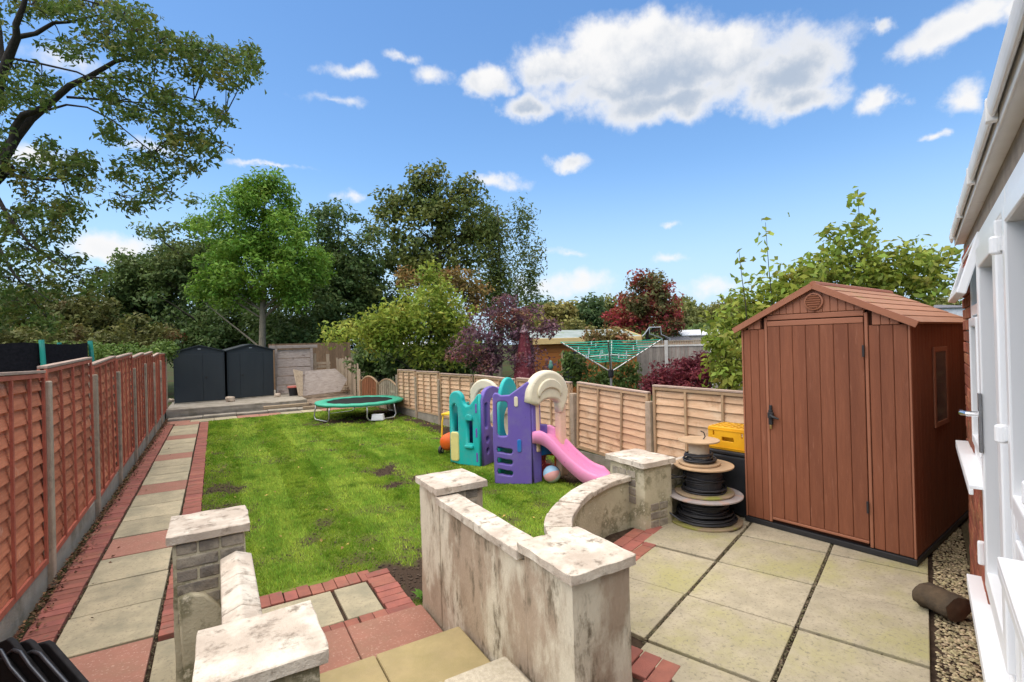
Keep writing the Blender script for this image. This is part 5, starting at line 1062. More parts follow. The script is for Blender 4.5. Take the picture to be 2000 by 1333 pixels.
# tall ivy-clad tree and weeping birch
D = 31
tree('tall_tree', 'tall dark ivy-clad tree rising highest above the far gardens', 'tree', at(860, 690, D), spine_to(858, 700, 400, D, n=6, wob=.25),
     [el_(865, 455, 100, 75, D, w=1.4), el_(800, 410, 65, 50, D, w=.7), el_(925, 450, 55, 80, D, w=.9), el_(840, 530, 105, 55, D, w=1.2), el_(770, 500, 45, 60, D, w=.6), el_(830, 355, 28, 36, D, w=.28), el_(905, 375, 40, 36, D, w=.3), el_(760, 400, 36, 30, D, w=.25)],
     250, .72, .85, .28, .15, LF_ivy, M_bark_d, .4, nl=40, limb_r=.11, shell=.6, wob=.5)
D = 30
tree('birch_tree', 'slender weeping birch with hanging twigs right of the tall tree', 'tree', at(975, 690, D), spine_to(975, 700, 400, D, n=6, wob=.15),
     [el_(960, 430, 50, 45, D, w=.7), el_(968, 500, 62, 75, D, w=1.1), el_(1005, 560, 45, 55, D, w=.6), el_(960, 560, 40, 50, D, w=.5), el_(1040, 510, 26, 50, D, w=.4), el_(1020, 420, 24, 30, D, w=.25)],
     150, .52, .8, .22, .09, LF_birch, M_bark_g, .16, nl=30, limb_r=.05, droop=2.2, flat=1.1, wob=.5)
# cherry, turning shrub, purple smoke bush by the right-hand fence
D = 16.5
tree('cherry_tree', 'yellow green broad-leaved cherry tree overhanging the pale fence', 'tree', at(835, 740, D), spine_to(838, 740, 600, D, n=5, wob=.08),
     [el_(850, 600, 80, 55, D, w=1.2), el_(780, 630, 75, 45, D, w=1), el_(880, 640, 55, 55, D, w=.9), el_(840, 560, 35, 45, D, w=.35), el_(690, 645, 60, 20, D, w=.45), el_(740, 640, 60, 42, D, w=.6), el_(830, 680, 60, 25, D, w=.4)],
     190, .36, 1.0, .16, .07, LF_cherry, M_bark_d, .10, nl=30, limb_r=.035, droop=.9, up=.3)
tree('turning_shrub', 'orange and pink autumn shrub showing behind the cherry tree', 'shrub', at(890, 720, 19), spine_to(890, 720, 580, 19, n=4), [el_(890, 560, 48, 36, 19), el_(925, 590, 30, 40, 19, w=.5), el_(800, 550, 26, 22, 19, w=.3)], 46, .42, .75, .17, .08, LF_pinkish, M_bark_d, .07, nl=12)
D = 12.5
tree('smoke_bush', 'purple leaved bush spreading over the fence behind the playhouse', 'shrub', at(960, 740, D), spine_to(965, 750, 640, D, n=4),
     [el_(960, 650, 60, 50, D, w=1), el_(1015, 640, 55, 45, D, w=.8), el_(925, 690, 50, 40, D, w=.7), el_(990, 700, 80, 35, D, w=.8), el_(985, 610, 45, 30, D, w=.5), el_(1060, 630, 26, 26, D, w=.25)], 120, .24, .7, .085, .045, LF_purple, M_bark_d, .06, nl=30, limb_r=.02, wob=.5)
# red maple, green shrub, broad-leaved tree by the brown shed
D = 9.2
tree('japanese_maple', 'dark red domed maple behind the pale fence near the shed', 'shrub', at(1340, 770, D), spine_to(1340, 790, 720, D, n=4),
     [el_(1335, 728, 78, 34, D, w=1), el_(1365, 712, 50, 30, D, w=.7), el_(1290, 745, 45, 24, D, w=.5)], 120, .18, 1.1, .065, .026, LF_maple, M_bark_d, .045, nl=18, limb_r=.018, droop=.8, flat=.5)
D = 6.9
tree('broadleaf_shrub', 'fresh green leafy shrub against the left side of the brown shed', 'shrub', at(1420, 790, D), spine_to(1420, 800, 700, D, n=4), [el_(1418, 700, 40, 45, D, rz=.4, w=1), el_(1400, 665, 24, 20, D, rz=.25, w=.4), el_(1432, 735, 26, 24, D, rz=.3, w=.4)], 70, .16, .6, .10, .055, LF_magn, M_bark_d, .025, nl=14, limb_r=.01, droop=.6)
D = 8.6
MG = [(1470, 590, 55, 42), (1430, 640, 40, 50), (1530, 545, 55, 40), (1600, 530, 60, 45), (1680, 530, 75, 60), (1760, 520, 65, 45), (1815, 530, 45, 35), (1670, 460, 38, 50), (1560, 580, 70, 35), (1660, 585, 75, 30), (1750, 570, 70, 28), (1830, 490, 32, 22)]
tree('broadleaf_tree', 'large-leaved pale green tree rising behind the brown shed roof', 'tree', at(1640, 700, D), spine_to(1640, 800, 560, D, n=5), [el_(x, y, rx, ry, D, rz=.55, w=rx * ry / 2500) for x, y, rx, ry in MG], 330, .22, .75, .13, .068, LF_magn, M_bark_d, .06, nl=50, limb_r=.02, droop=.9, wob=.4)
for (lab, px, top, bot, nl_) in (('tall thin sapling shoot with a tuft of leaves left of the shed ridge', 1495, 435, 600, 26), ('tallest leafy shoot standing above the shed roof', 1675, 370, 560, 46), ('short thin shoot with few leaves over the left shed eave', 1443, 488, 600, 12)):
    a_, b_ = at(px + 14, bot, 8.3), at(px, top, 8.3); t = thing('sapling', lab, 'sapling', tuple(at(px + 20, 760, 8.3)))
    gnd = at(px + 20, 760, 8.3); gnd.z = LAWN
    MB().tube([gnd, a_, a_.lerp(b_, .5) + Vector((.02, .02, 0)), b_], [.014, .009, .006, .003], 5).build('trunk', M_bark_d, t)
    Pn = []; 
    for i in range(nl_): f_ = 1 - random.random() * .55; c = a_.lerp(b_, f_); Pn.append([c.x + random.gauss(0, .13), c.y + random.gauss(0, .13), c.z + random.gauss(0, .06)])
    Pn = np.array(Pn); link('crown', quadmesh('crown', leafquads(Pn, unit(rng.normal(size=Pn.shape) + np.array([0, 0, .4])), np.full(len(Pn), .15), np.full(len(Pn), .08)), LF_magn), t, world=True)
# hawthorn and mid-distance shrubs
D = 24
tree('hawthorn', 'rounded tree heavy with dark red berries in the far gardens', 'tree', at(1262, 690, D), spine_to(1262, 700, 600, D, n=4), [el_(1262, 590, 66, 42, D), el_(1225, 625, 40, 36, D, w=.5), el_(1300, 615, 42, 45, D, w=.6), el_(1262, 560, 40, 25, D, w=.4)], 130, .5, .85, .17, .09, LF_haw, M_bark_d, .14, nl=16)
D = 13
tree('reddish_shrub', 'reddish green shrub standing right of the orange cabin', 'shrub', at(1180, 720, D), spine_to(1182, 740, 670, D, n=3), [el_(1182, 668, 46, 30, D), el_(1160, 650, 30, 20, D, w=.4), el_(1205, 655, 25, 22, D, w=.4)], 60, .24, .7, .12, .055, LF_photinia, M_bark_d, .05, nl=14, droop=.8)
D = 9.8
tree('evergreen_shrub', 'dark evergreen shrub in front of the orange cabin window', 'shrub', at(1125, 760, D), spine_to(1125, 780, 715, D, n=3), [el_(1128, 722, 30, 40, D), el_(1115, 705, 18, 20, D, w=.3)], 46, .16, .75, .08, .04, LF_dshrub, M_bark_d, .03, nl=8)
tree('evergreen_shrub', 'dark green shrub below the rotary clothes line', 'shrub', at(1180, 760, D + .4), spine_to(1180, 780, 735, D + .4, n=3), [el_(1180, 742, 42, 26, D + .4)], 40, .16, .75, .08, .04, LF_dshrub, M_bark_d, .03, nl=8)
tree('evergreen_shrub', 'olive green shrub between the clothes line and the red maple', 'shrub', at(1230, 770, D + .2), spine_to(1230, 790, 745, D + .2, n=3), [el_(1228, 742, 34, 34, D + .2)], 40, .16, .75, .08, .04, LF_dshrub, M_bark_d, .03, nl=8)
# distant tree line on the right
FAR = [('small pale tree at the left end of the far tree line', 1040, 622, 34, 30, LF_far), ('dark green conical tree in the far tree line', 1157, 616, 26, 34, LF_far2), ('yellowish tree in the far line beside the birch', 1085, 618, 36, 30, LF_far), ('dull green tree between two darker ones in the far line', 1120, 618, 32, 30, LF_far),
       ('pale tree just left of the red berried tree', 1195, 612, 34, 34, LF_far), ('yellow green tree right of the red berried tree', 1350, 616, 38, 34, LF_far), ('green tree at the right end of the far tree line', 1395, 618, 38, 32, LF_far), ('dark small tree low in the far line under the birch', 1068, 612, 14, 24, LF_far2), ('greenish tree hidden partly by the large-leaved tree', 1440, 620, 40, 34, LF_far), ('dark far tree behind the shed ridge', 1490, 625, 42, 30, LF_far2),
       ('pale yellow tree in the far line behind the orange cabin roof', 1105, 628, 40, 30, LF_far), ('pale tree in the far line behind the red berried tree', 1240, 615, 45, 32, LF_far), ('pale tree in the far line right of the red berried tree base', 1322, 624, 36, 30, LF_far),
       ('far tree showing over the house corner', 1835, 598, 30, 14, LF_far)]
for (lab, px, cy, rx, ry, m) in FAR:
    D = random.uniform(46, 54); tree('distant_tree', lab, 'tree', at(px, 690, D), spine_to(px, 690, cy, D, n=3), [el_(px, cy, rx, ry, D), el_(px, cy + ry * .8, rx * 1.2, ry * .9, D, w=1)], 95, .95, .75, .42, .24, m, M_bark_d, .3, group='far tree line', nl=6)
# left background: scrubby trees beyond the neighbour's garden
LB = [('olive scrub tree at the far left edge', 10, 615, 80, 50), ('tall olive scrub behind the neighbour trampoline', 95, 610, 70, 45), ('russet tinged scrub tree left of the dark wood', 225, 605, 65, 55), ('olive scrub tree between the russet one and the trampoline', 160, 615, 60, 45), ('thin pale scrub next to the dark wood', 262, 545, 45, 45), ('scrub tree low beside the hedge end', 290, 625, 55, 50), ('far left scrub tree cut by the frame edge', -70, 600, 80, 60)]
for i, (lab, px, cy, rx, ry) in enumerate(LB):
    D = 25 + 3 * (i % 3); tree('scrub_tree', lab, 'tree', at(px, 690, D), spine_to(px, 700, cy, D, n=3), [el_(px, cy, rx, ry, D), el_(px, cy + ry * .6, rx * 1.1, ry * .7, D, w=.8)], 95, .62, .8, .24, .12, LF_olive if i != 4 else LF_mid, M_bark_d, .16, group='scrub trees on the left', nl=10)
tree('hedge', 'clipped bright green hedge behind the neighbour trampoline', 'hedge', at(190, 705, 16), [at(190, 760, 16), at(190, 690, 16)], [el_(x, 692, 45, 18, 16, rz=.6) for x in (60, 120, 180, 240, 300)], 110, .30, .9, .11, .06, LF_hedge, M_bark_d, .04, nl=8, crown_name='foliage')

DS = [('dark bush filling the corner behind the arch-topped panels', 740, 690, 42, 32, 20, LF_dark), ('dark bush under the cherry tree behind the pale fence', 800, 700, 50, 26, 18.5, LF_dark), ('dark bush at the foot of the bright ash', 560, 665, 70, 30, 25, LF_dark), ('dark bush between ash trunk and reddish fence', 400, 665, 80, 32, 25.5, LF_dark),
      ('dark bush behind the clipped hedge', 250, 660, 80, 36, 23, LF_olive), ('brambly bush behind the trampoline net', 90, 662, 90, 34, 22, LF_olive), ('brambly bush at the left frame edge', -40, 662, 80, 34, 21, LF_olive), ('dull bush behind the purple leaved bush', 900, 690, 60, 36, 19.5, LF_dark), ('pale bush behind the orange cabin', 1110, 655, 60, 22, 30, LF_far), ('dull bush behind the far board fence', 1370, 660, 90, 22, 32, LF_mid), ('dark bush behind the tarpaulin', 1480, 660, 60, 30, 30, LF_mid), ('bush behind the far net frame', 1290, 655, 60, 24, 31, LF_mid)]
for (lab, px, cy, rx, ry, D, m) in DS: tree('bush', lab, 'bush', at(px, 700, D), spine_to(px, 705, cy, D, n=3), [el_(px, cy, rx, ry, D), el_(px, cy + ry * .7, rx, ry * .7, D, w=.7)], 80, .5 * D / 22, .9, .2 * D / 22, .1 * D / 22, m, M_bark_d, .06, nl=6)

# overhanging ash in the top left: limbs surveyed from the photo, trunk in the neighbour's garden
D = 9.0
oa = thing('overhanging_tree', 'large dark-limbed tree overhanging from the left edge of the view', 'tree', tuple(Vector((at(-190, 700, D).x, at(-190, 700, D).y, LAWN))))
tm = MB(); LP = []
def limb(pts, r0, r1, dd=0.0):
    P3 = [at(x, y, D + dd * i / len(pts)) for i, (x, y) in enumerate(pts)]; LP.extend(P3); tm.tube(P3, [r0 + (r1 - r0) * i / (len(P3) - 1) for i in range(len(P3))], 8, False)
tb_ = at(-190, 700, D); tb_.z = LAWN
P3 = [tb_, at(-185, 600, D), at(-150, 480, D), at(-90, 400, D), at(-20, 350, D), at(15, 320, D)]; tm.tube(P3, [.26, .24, .21, .18, .15, .12], 10, False)
limb([(-20, 350), (0, 320), (31, 268), (60, 232), (87, 210), (136, 168), (175, 150), (224, 121), (260, 112), (330, 95), (400, 105)], .105, .012, 1.0)
limb([(20, 300), (28, 250), (45, 225), (75, 215), (90, 208)], .06, .05)
limb([(-60, 370), (-20, 250), (0, 157), (21, 101), (33, 73), (31, 49), (45, 14), (60, -40)], .10, .03, -.6)
limb([(33, 73), (70, 66), (105, 45), (133, 44), (190, 30), (240, 40)], .045, .008, .5)
limb([(25, 115), (80, 125), (150, 141), (190, 160), (250, 195), (310, 225), (335, 250)], .022, .006, .6)
limb([(130, 190), (200, 195), (260, 200), (330, 205), (400, 215)], .025, .005, 1.2)
limb([(175, 152), (240, 152), (300, 165), (380, 195), (440, 225)], .02, .004, .8)
limb([(95, 215), (130, 205), (170, 210), (220, 235), (300, 300), (330, 370)], .022, .004, .3)
limb([(0, 335), (60, 350), (120, 350), (160, 340)], .03, .006, -.5); limb([(-20, 360), (20, 430), (60, 480), (130, 530), (200, 560)], .04, .005, -.4); limb([(-40, 370), (-10, 470), (30, 540), (100, 590)], .04, .006, -.8)
limb([(5, 120), (0, 60), (-10, 0)], .04, .02); limb([(-60, 20), (10, -10), (90, -20), (180, 5), (250, 20)], .04, .008)
CL = [(60, 10, 50, 22), (120, 5, 60, 22), (180, 15, 80, 26), (240, 30, 60, 34), (270, 62, 50, 32), (210, 70, 50, 22), (120, 85, 50, 16), (255, 100, 50, 24), (310, 90, 60, 36), (360, 90, 55, 36), (410, 100, 55, 40), (455, 115, 45, 42), (485, 120, 22, 34), (440, 155, 38, 16), (380, 130, 50, 22),
      (250, 150, 40, 20), (300, 175, 50, 20), (340, 190, 45, 20), (395, 208, 40, 18), (435, 228, 20, 14), (200, 175, 40, 20), (230, 200, 45, 20), (290, 215, 50, 22), (340, 238, 45, 22), (370, 262, 45, 26), (400, 285, 36, 22), (345, 275, 40, 22), (350, 320, 34, 18), (300, 335, 34, 22), (285, 300, 30, 18), (310, 375, 36, 20), (245, 388, 34, 12), (215, 255, 26, 18), (240, 330, 24, 18),
      (80, 150, 40, 14), (30, 135, 30, 14), (15, 185, 26, 34), (70, 185, 30, 12), (100, 285, 28, 28), (150, 310, 40, 34), (125, 345, 50, 34), (45, 340, 40, 40), (180, 345, 28, 24), (60, 395, 55, 34), (130, 395, 38, 34), (20, 440, 50, 36), (105, 440, 45, 34), (55, 490, 60, 30), (130, 505, 40, 24), (15, 545, 60, 30), (90, 555, 55, 20), (165, 555, 36, 16), (195, 540, 18, 18), (30, 590, 60, 30), (-40, 480, 50, 60), (-40, 600, 60, 50), (-60, 330, 50, 60), (-60, 180, 60, 60), (-50, 40, 60, 50), (0, 260, 26, 20), (90, 620, 30, 18)]
cl_ = []
def twig(a, b, r0):
    m = a.lerp(b, .5) + Vector((random.uniform(-.1, .1), random.uniform(-.1, .1), .12)) * (b - a).length; tm.tube([a, a.lerp(m, .6), m.lerp(b, .3), m.lerp(b, .7), b], [r0, r0 * .8, r0 * .6, r0 * .45, r0 * .25], 4, False)
for (x, y, rx, ry) in CL:
    s = D / FPX; cc_ = at(x, y, D + random.uniform(-.2, .4)); ql = min(LP, key=lambda q: (q - cc_).length); twig(ql, cc_, .014)
    for _ in range(5 + int(rx * ry / 150)):
        a = random.uniform(0, 6.28); k = random.random() ** .6; dd = D + random.uniform(-.9, 1.1); c = at(x + rx * k * math.cos(a), y + ry * k * math.sin(a), dd); r_ = random.uniform(.09, .18); twig(cc_, c, .005); cl_.append((np.array(c), np.array([r_ * 1.5, r_ * 1.5, r_ * .6])))
tm.build('trunk', M_bark_d, oa, smooth=True)
link('crown', quadmesh('crown', leaves(cl_, .78, .105, .046, .45, 1.0, .4), LF_ash), oa, world=True)

# ------------------------------------------------------------------ neighbours' gardens
M_net = mat('black_net', (.012, .013, .014), (.02, .02, .022), scale=30, rough=.9, bump=.2, rnd=0, spec=.05); M_tgreen = plastic('green_sleeve', (.02, .33, .24))
nt_ = thing('trampoline', 'neighbour trampoline with black safety net and green poles over the fence', 'trampoline', (-3.15, 9.8, LAWN))
c0 = Vector((-3.15, 9.8, 0)); Rn = 1.5; pp_ = []
nm_ = MB(); vs = []; nN = 40
for j in range(nN):
    a = 2 * math.pi * j / nN; rr = Rn * (1 - .03 * abs(math.sin(a * 4)))
    for z in (.35, 1.0, 1.87): vs.append((c0.x + rr * math.cos(a), c0.y + rr * math.sin(a), z - (.03 * abs(math.sin(a * 4)) if z > 1.5 else 0)))
nm_.add(vs, [(j * 3 + i, ((j + 1) % nN) * 3 + i, ((j + 1) % nN) * 3 + i + 1, j * 3 + i + 1) for j in range(nN) for i in range(2)]); nm_.build('safety_net', M_net, nt_, smooth=True)
for k in range(8):
    a = 2 * math.pi * (k + .15) / 8; x, y = c0.x + (Rn + .04) * math.cos(a), c0.y + (Rn + .04) * math.sin(a)
    MB().tube([(x, y, LAWN), (x, y, 1.4), (x - .03 * math.cos(a), y - .03 * math.sin(a), 1.90)], .03, 8).build('pole', M_tgreen, nt_)
MB().tube([(c0.x + Rn * math.cos(2 * math.pi * i / 40), c0.y + Rn * math.sin(2 * math.pi * i / 40), .33) for i in range(41)], .05, 8, False).build('rim', M_tgreen, nt_)

# rotary clothes line
D = 9.3; cb0 = at(1194, 760, D); cx_, cy_ = cb0.x, cb0.y
rc_ = thing('rotary_clothes_line', 'open rotary clothes line strung with green lines and white pegs', 'clothes line', (cx_, cy_, LAWN), R(-30.66 + 12))
zc = at(1194, 725, D).z - LAWN; zh = at(1194, 652, D).z - LAWN; zt2 = at(1194, 650, D).z - LAWN
MB().tube([(0, 0, 0), (0, 0, zc + .30)], .022, 10).build('pole', M_galv, rc_, world=False, loc=(0, 0, 0)); MB().lathe([(.04, zc - .12), (.05, zc - .1), (.05, zc + .02), (.035, zc + .04)], 14).build('hub', M_black, rc_, world=False, loc=(0, 0, 0))
tips = []
for k in range(4):
    a = R(45 + 90 * k + 20); tip = Vector((.92 * math.cos(a), .92 * math.sin(a), zc + .56)); tips.append(tip)
    MB().tube([(.03 * math.cos(a), .03 * math.sin(a), zc), tip], .014, 6).build('arm', M_galv, rc_, world=False, loc=(0, 0, 0)); MB().tube([(0, 0, zc + .30), Vector((0, 0, zc)).lerp(tip, .48)], .009, 6).build('stay', M_galv, rc_, world=False, loc=(0, 0, 0))
hub_ = Vector((0, 0, zc)); M_line = plastic('green_line', (.02, .50, .33)); ln_ = MB()
for j in range(9):
    f_ = .34 + .66 * j / 8
    for k in range(4): ln_.tube([hub_.lerp(tips[k], f_), hub_.lerp(tips[k], f_).lerp(hub_.lerp(tips[(k + 1) % 4], f_), .5) - Vector((0, 0, .015)), hub_.lerp(tips[(k + 1) % 4], f_)], .009, 4, False)
ln_.build('line', M_line, rc_, world=False, loc=(0, 0, 0))
for i in range(18):
    f_ = .34 + .66 * random.randint(2, 8) / 8; k = random.randint(0, 3); q = hub_.lerp(tips[k], f_).lerp(hub_.lerp(tips[(k + 1) % 4], f_), random.uniform(.08, .92)); MB().box(q - Vector((0, 0, .04)), (.014, .016, .085)).build('peg', M_white, rc_, world=False, loc=(0, 0, 0))
# orange cabin with pale fascia
M_cabin = mat('orange_stained_boards', (.36, .13, .03), (.28, .10, .025), scale=3, stretch=(2, 2, 10), rough=.8, bump=.3, bscale=12, rnd=.12); M_fasc = mat('yellow_fascia', (.72, .52, .22), (.62, .44, .19), scale=5, rough=.7, bump=.1, rnd=.03); M_felt = mat('roof_felt', (.30, .34, .33), (.22, .27, .24), scale=3, rough=.95, bump=.3, rnd=.03, c3=(.16, .22, .07), s3=1.5, t3=.62, w3=.06)
D = 16; a_ = at(1045, 740, D); b_ = at(1245, 740, D + 1.0); dv = Vector((b_.x - a_.x, b_.y - a_.y, 0)); cw = dv.length; rz_ = math.atan2(dv.y, dv.x)
cb2 = thing('cabin', 'orange stained wooden cabin with a pale yellow fascia and felt roof', 'cabin', (a_.x, a_.y, LAWN), rz_)
zf = at(1060, 672, D).z - LAWN
for i in range(14): loc_build(MB().bx(0 if i < 4 else 0, cw, .0, .03, i * zf / 14 + .002, (i + 1) * zf / 14 - .004), 'board', M_cabin, cb2, bevel=.004) if not (5 <= i <= 11) else (loc_build(MB().bx(0, .92, 0, .03, i * zf / 14 + .002, (i + 1) * zf / 14 - .004), 'board', M_cabin, cb2), loc_build(MB().bx(1.55, cw, 0, .03, i * zf / 14 + .002, (i + 1) * zf / 14 - .004), 'board', M_cabin, cb2))
loc_build(MB().bx(.0, cw, .031, 2.4, .0, zf), 'body', mat('cabin_inside', (.03, .02, .015), rough=.9, bump=0, rnd=0), cb2)
wf = loc_build(MB().bx(.90, .96, -.03, .0, 5 * zf / 14, 12 * zf / 14).bx(1.50, 1.56, -.03, .0, 5 * zf / 14, 12 * zf / 14), 'window_frame', M_palebatten, cb2); loc_build(MB().bx(.96, 1.5, .005, .02, 5 * zf / 14, 12 * zf / 14), 'pane', M_dglass, wf)
loc_build(MB().bx(-.1, cw + .1, -.18, -.14, zf - .02, zf + .17), 'fascia', M_fasc, cb2, bevel=.01)
loc_build(MB().add([(-.1, -.16, zf + .17), (cw + .1, -.16, zf + .17), (cw + .1, 1.2, zf + .45), (-.1, 1.2, zf + .45), (-.1, 2.6, zf + .16), (cw + .1, 2.6, zf + .16)], [(0, 1, 2, 3), (3, 2, 5, 4)]), 'roof', M_felt, cb2)
loc_build(MB().add([(cw + .1, -.16, zf + .02), (cw + .1, 1.2, zf + .32), (cw + .1, 1.2, zf + .48), (cw + .1, -.16, zf + .19), (cw + .13, -.16, zf + .02), (cw + .13, 1.2, zf + .32), (cw + .13, 1.2, zf + .48), (cw + .13, -.16, zf + .19)], [(0, 1, 2, 3), (7, 6, 5, 4), (0, 4, 5, 1), (3, 2, 6, 7)]), 'barge_board', M_fasc, cb2)
# folded patterned parasol
M_par = mat('maroon_cloth', (.21, .045, .055), (.15, .03, .04), scale=18, rough=.9, bump=.4, bscale=30, rnd=0, c3=(.35, .14, .15), s3=16, t3=.58, w3=.05); M_parw = mat('pale_pink_cloth', (.55, .30, .33), (.62, .50, .50), scale=20, rough=.9, bump=.3, rnd=0)
D = 12.4; q = at(1026, 735, D); par_ = thing('parasol', 'folded maroon patterned parasol with a pale pink top behind the fence', 'parasol', (q.x, q.y, LAWN))
zb_, zt3 = at(1026, 740, D).z - LAWN, at(1026, 634, D).z - LAWN
def folded(z0, z1, r0, r1):
    vs = []; nn = 28; m = 8
    for i in range(m + 1):
        f_ = i / m; r_ = (r0 + (r1 - r0) * f_) * (1 + .04 * math.sin(f_ * 9))
        for j in range(nn): a = 2 * math.pi * j / nn; rr = r_ * (1 + .16 * math.cos(a * 7 + f_ * 2)); vs.append((rr * math.cos(a), rr * math.sin(a), z0 + (z1 - z0) * f_))
    return MB().add(vs, [(i * nn + j, i * nn + (j + 1) % nn, i * nn + nn + (j + 1) % nn, i * nn + nn + j) for i in range(m) for j in range(nn)] + [tuple(m * nn + j for j in range(nn))])
loc_build(folded(zb_ - .15, zt3 - .19, .275, .085), 'canopy', M_par, par_, smooth=True); loc_build(folded(zt3 - .20, zt3, .10, .03), 'top_vent', M_parw, par_, smooth=True); loc_build(MB().tube([(0, 0, 0), (0, 0, zt3)], .02, 8), 'pole', M_galv, par_)
# green figure on a bracket
q = at(1076, 720, 10.0); bdg = thing('garden_ornament', 'small green bird ornament on a curved bracket above the fence', 'ornament', (q.x, q.y, LAWN)); zo = q.z - LAWN
loc_build(MB().tube([(0, 0, 0), (0, 0, zo - .3), (.06, -.04, zo - .18), (.03, -.02, zo - .08), (0, 0, zo)], .014, 6), 'bracket', M_bark_g, bdg, smooth=True); loc_build(MB().lathe([(.01, -.05), (.045, -.02), (.05, .03), (.035, .07), (.03, .09), (.03, .12), (.008, .14)], 14, (0, 0, zo + .02)), 'bird', plastic('dull_green', (.06, .20, .15)), bdg, smooth=True)
# far fence with concrete posts and trellis top
M_gfence = mat('grey_far_fence', (.33, .29, .25), (.24, .21, .18), scale=3, stretch=(9, 9, 1.5), rough=.95, bump=.4, rnd=.15); M_wpost = mat('pale_concrete_post', (.62, .60, .55), (.5, .48, .44), scale=5, rough=.9, bump=.2, rnd=.08)
A_ = at(1215, 720, 19); B_ = at(1465, 715, 17.5); A_.z = B_.z = LAWN; dv = B_ - A_; ln2 = dv.length; ff = thing('fence', 'grey upright board fence with pale posts and trellis in the far gardens', 'fence', tuple(A_), math.atan2(dv.y, dv.x))
zq = at(1215, 678, 19).z - LAWN; zr = at(1215, 668, 19).z - LAWN; i = 0; x = 0.0
while x < ln2: loc_build(MB().bx(x, x + .135, 0, .02, 0, zq - .02), 'board', M_gfence, ff); x += .14
loc_build(MB().bx(0, ln2, -.03, .05, zq - .02, zq + .04), 'rail', M_wpost, ff)
x = 0.0; tl_ = MB()
while x < ln2: tl_.bx(x, x + .045, .0, .012, zq + .04, zr); x += .06
tl_.bx(0, ln2, -.012, -.001, zr - .03, zr); tl_.bx(0, ln2, -.012, -.001, zq + .05, zq + .08); loc_build(tl_, 'trellis', M_tanw, ff)
for x in (0.0, 1.62, 3.18, 4.6):
    if x < ln2: loc_build(MB().bx(x - .06, x + .06, -.06, -.031, 0, zr + .02), 'post', M_wpost, ff)
# far small buildings and a hoop frame
def gable_box(nm, lab, cat, px0, px1, pbase, peave, pridge, depth, mw, mr, dp=2.2):
    a = at(px0, pbase, depth); b = at(px1, pbase, depth); zg = LAWN; d = Vector((b.x - a.x, b.y - a.y, 0)); w = d.length; t = thing(nm, lab, cat, (a.x, a.y, zg), math.atan2(d.y, d.x)); ze = at(px0, peave, depth).z - zg; zr_ = at(px0, pridge, depth).z - zg
    loc_build(MB().bx(0, w, 0, dp, 0, ze), 'wall', mw, t); rr = MB(); n = max(6, int(w / .12))
    for i in range(n): x0 = -.08 + (w + .16) * i / n; x1 = x0 + (w + .16) / n * .92; rr.add([(x0, -.1, ze - .01), (x1, -.1, ze - .01), (x1, dp / 2, zr_), (x0, dp / 2, zr_), (x0, -.1, ze + .03), (x1, -.1, ze + .03), (x1, dp / 2, zr_ + .04), (x0, dp / 2, zr_ + .04)], [(3, 2, 1, 0), (4, 5, 6, 7), (0, 1, 5, 4), (1, 2, 6, 5), (2, 3, 7, 6), (3, 0, 4, 7)])
    rr.add([(-.08, dp / 2, zr_), (w + .08, dp / 2, zr_), (w + .08, dp + .1, ze), (-.08, dp + .1, ze)], [(0, 1, 2, 3)]); loc_build(rr, 'roof', mr, t); return t
M_sheet = mat('white_sheet_roof', (.78, .79, .79), (.66, .68, .69), scale=3, rough=.5, bump=.1, rnd=0); M_pwall = mat('pale_wall', (.55, .50, .42), (.47, .42, .36), scale=4, rough=.9, bump=.1, rnd=0); M_slate = mat('slate_roof', (.16, .16, .17), (.11, .11, .12), scale=3, rough=.8, bump=.3, bscale=20, rnd=.05); M_redw = mat('red_painted_wood', (.45, .05, .03), rough=.8, bump=.1, rnd=0)
gable_box('outbuilding', 'pale outbuilding with a white ribbed sheet roof in the far gardens', 'outbuilding', 1335, 1418, 690, 656, 646, 24, M_pwall, M_sheet)
gable_box('small_shed', 'tiny red shed with a grey roof next to the white roof', 'shed', 1312, 1352, 690, 667, 660, 23, M_redw, M_slate, 1.4)
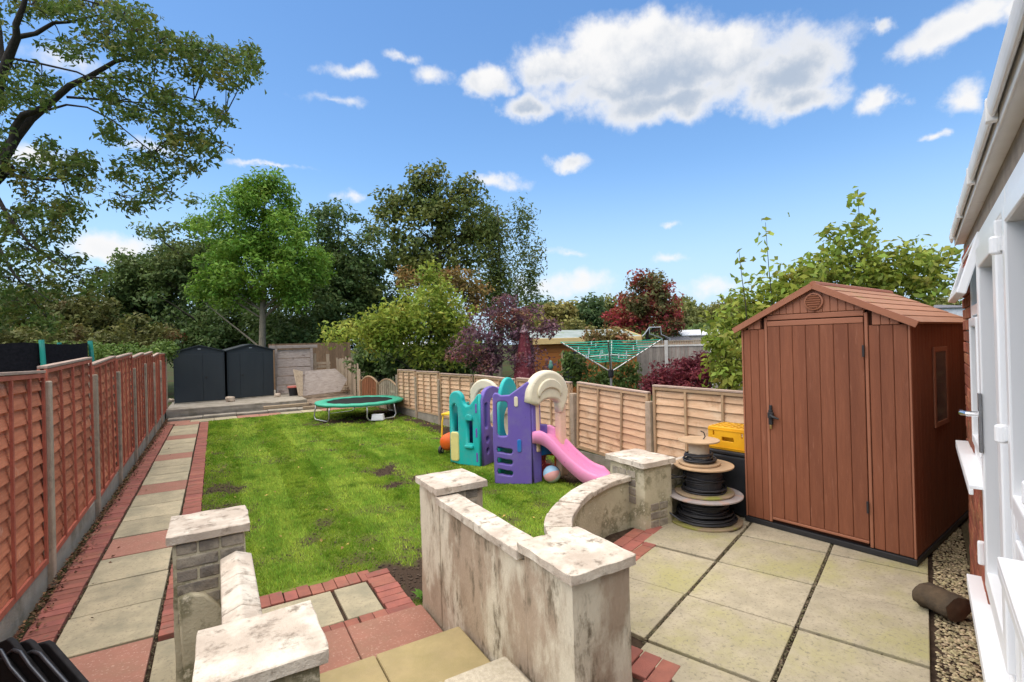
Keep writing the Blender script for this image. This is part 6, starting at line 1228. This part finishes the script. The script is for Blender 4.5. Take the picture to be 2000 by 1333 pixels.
gable_box('bungalow', 'bungalow with a grey slate roof over the shed eave', 'house', 1780, 1835, 680, 606, 584, 34, M_pwall, M_slate, 7)
gable_box('bungalow', 'white walled bungalow with a dark roof beside the house corner', 'house', 1822, 1930, 680, 603, 592, 27, mat('white_wall', (.72, .74, .76), rough=.9, bump=.1, rnd=0), M_slate, 6)
gable_box('greenhouse', 'pale roofed outhouse glimpsed behind the cherry tree', 'outbuilding', 770, 900, 740, 688, 672, 20.5, M_pwall, M_sheet, 2)
tp2 = at(1415, 690, 21); tarp = thing('tarpaulin', 'black tarpaulin draped over a hump beside the white roofed outbuilding', 'tarpaulin', (tp2.x, tp2.y, LAWN), R(-30)); tz = at(1415, 648, 21).z - LAWN
loc_build(MB().add([(-.55, -.5, 0), (.6, -.5, 0), (.6, .6, 0), (-.55, .6, 0), (-.5, -.4, tz * .75), (.5, -.45, tz * .93), (.35, .3, tz), (-.25, .3, tz * .88)], [(0, 1, 5, 4), (1, 2, 6, 5), (2, 3, 7, 6), (3, 0, 4, 7), (4, 5, 6, 7)]), 'sheet', M_fabric, tarp, bevel=.1)
hq = at(1272, 690, 20); hp_ = thing('net_frame', 'tubular frame with a small square net rising above the far fence', 'goal frame', (hq.x, hq.y, LAWN), R(-30.66)); hz = at(1272, 640, 20).z - LAWN; hz2 = at(1272, 662, 20).z - LAWN; hb2 = MB()
hb2.tube([(-.6, 0, 0), (-.6, 0, hz2 - .1), (-.25, 0, hz2 + .18), (-.05, 0, hz), (.40, 0, hz), (.42, 0, hz - .3), (.75, 0, hz2), (.8, 0, 0)], .025, 6); hb2.tube([(-.05, .0, hz), (-.05, 0, hz - .25), (.45, 0, hz2), (.5, 0, 0)], .022, 6); loc_build(hb2, 'frame', M_galv, hp_)
nn_ = MB()
for i in range(6): nn_.tube([(-.03 + .085 * i, 0.0, hz), (.0 + .08 * i, 0.03, hz - .32)], .006, 4); nn_.tube([(-.04, .01, hz - .05 * i - .03), (.40, .01, hz - .05 * i - .03)], .006, 4)
loc_build(nn_, 'net', M_fabric, hp_)
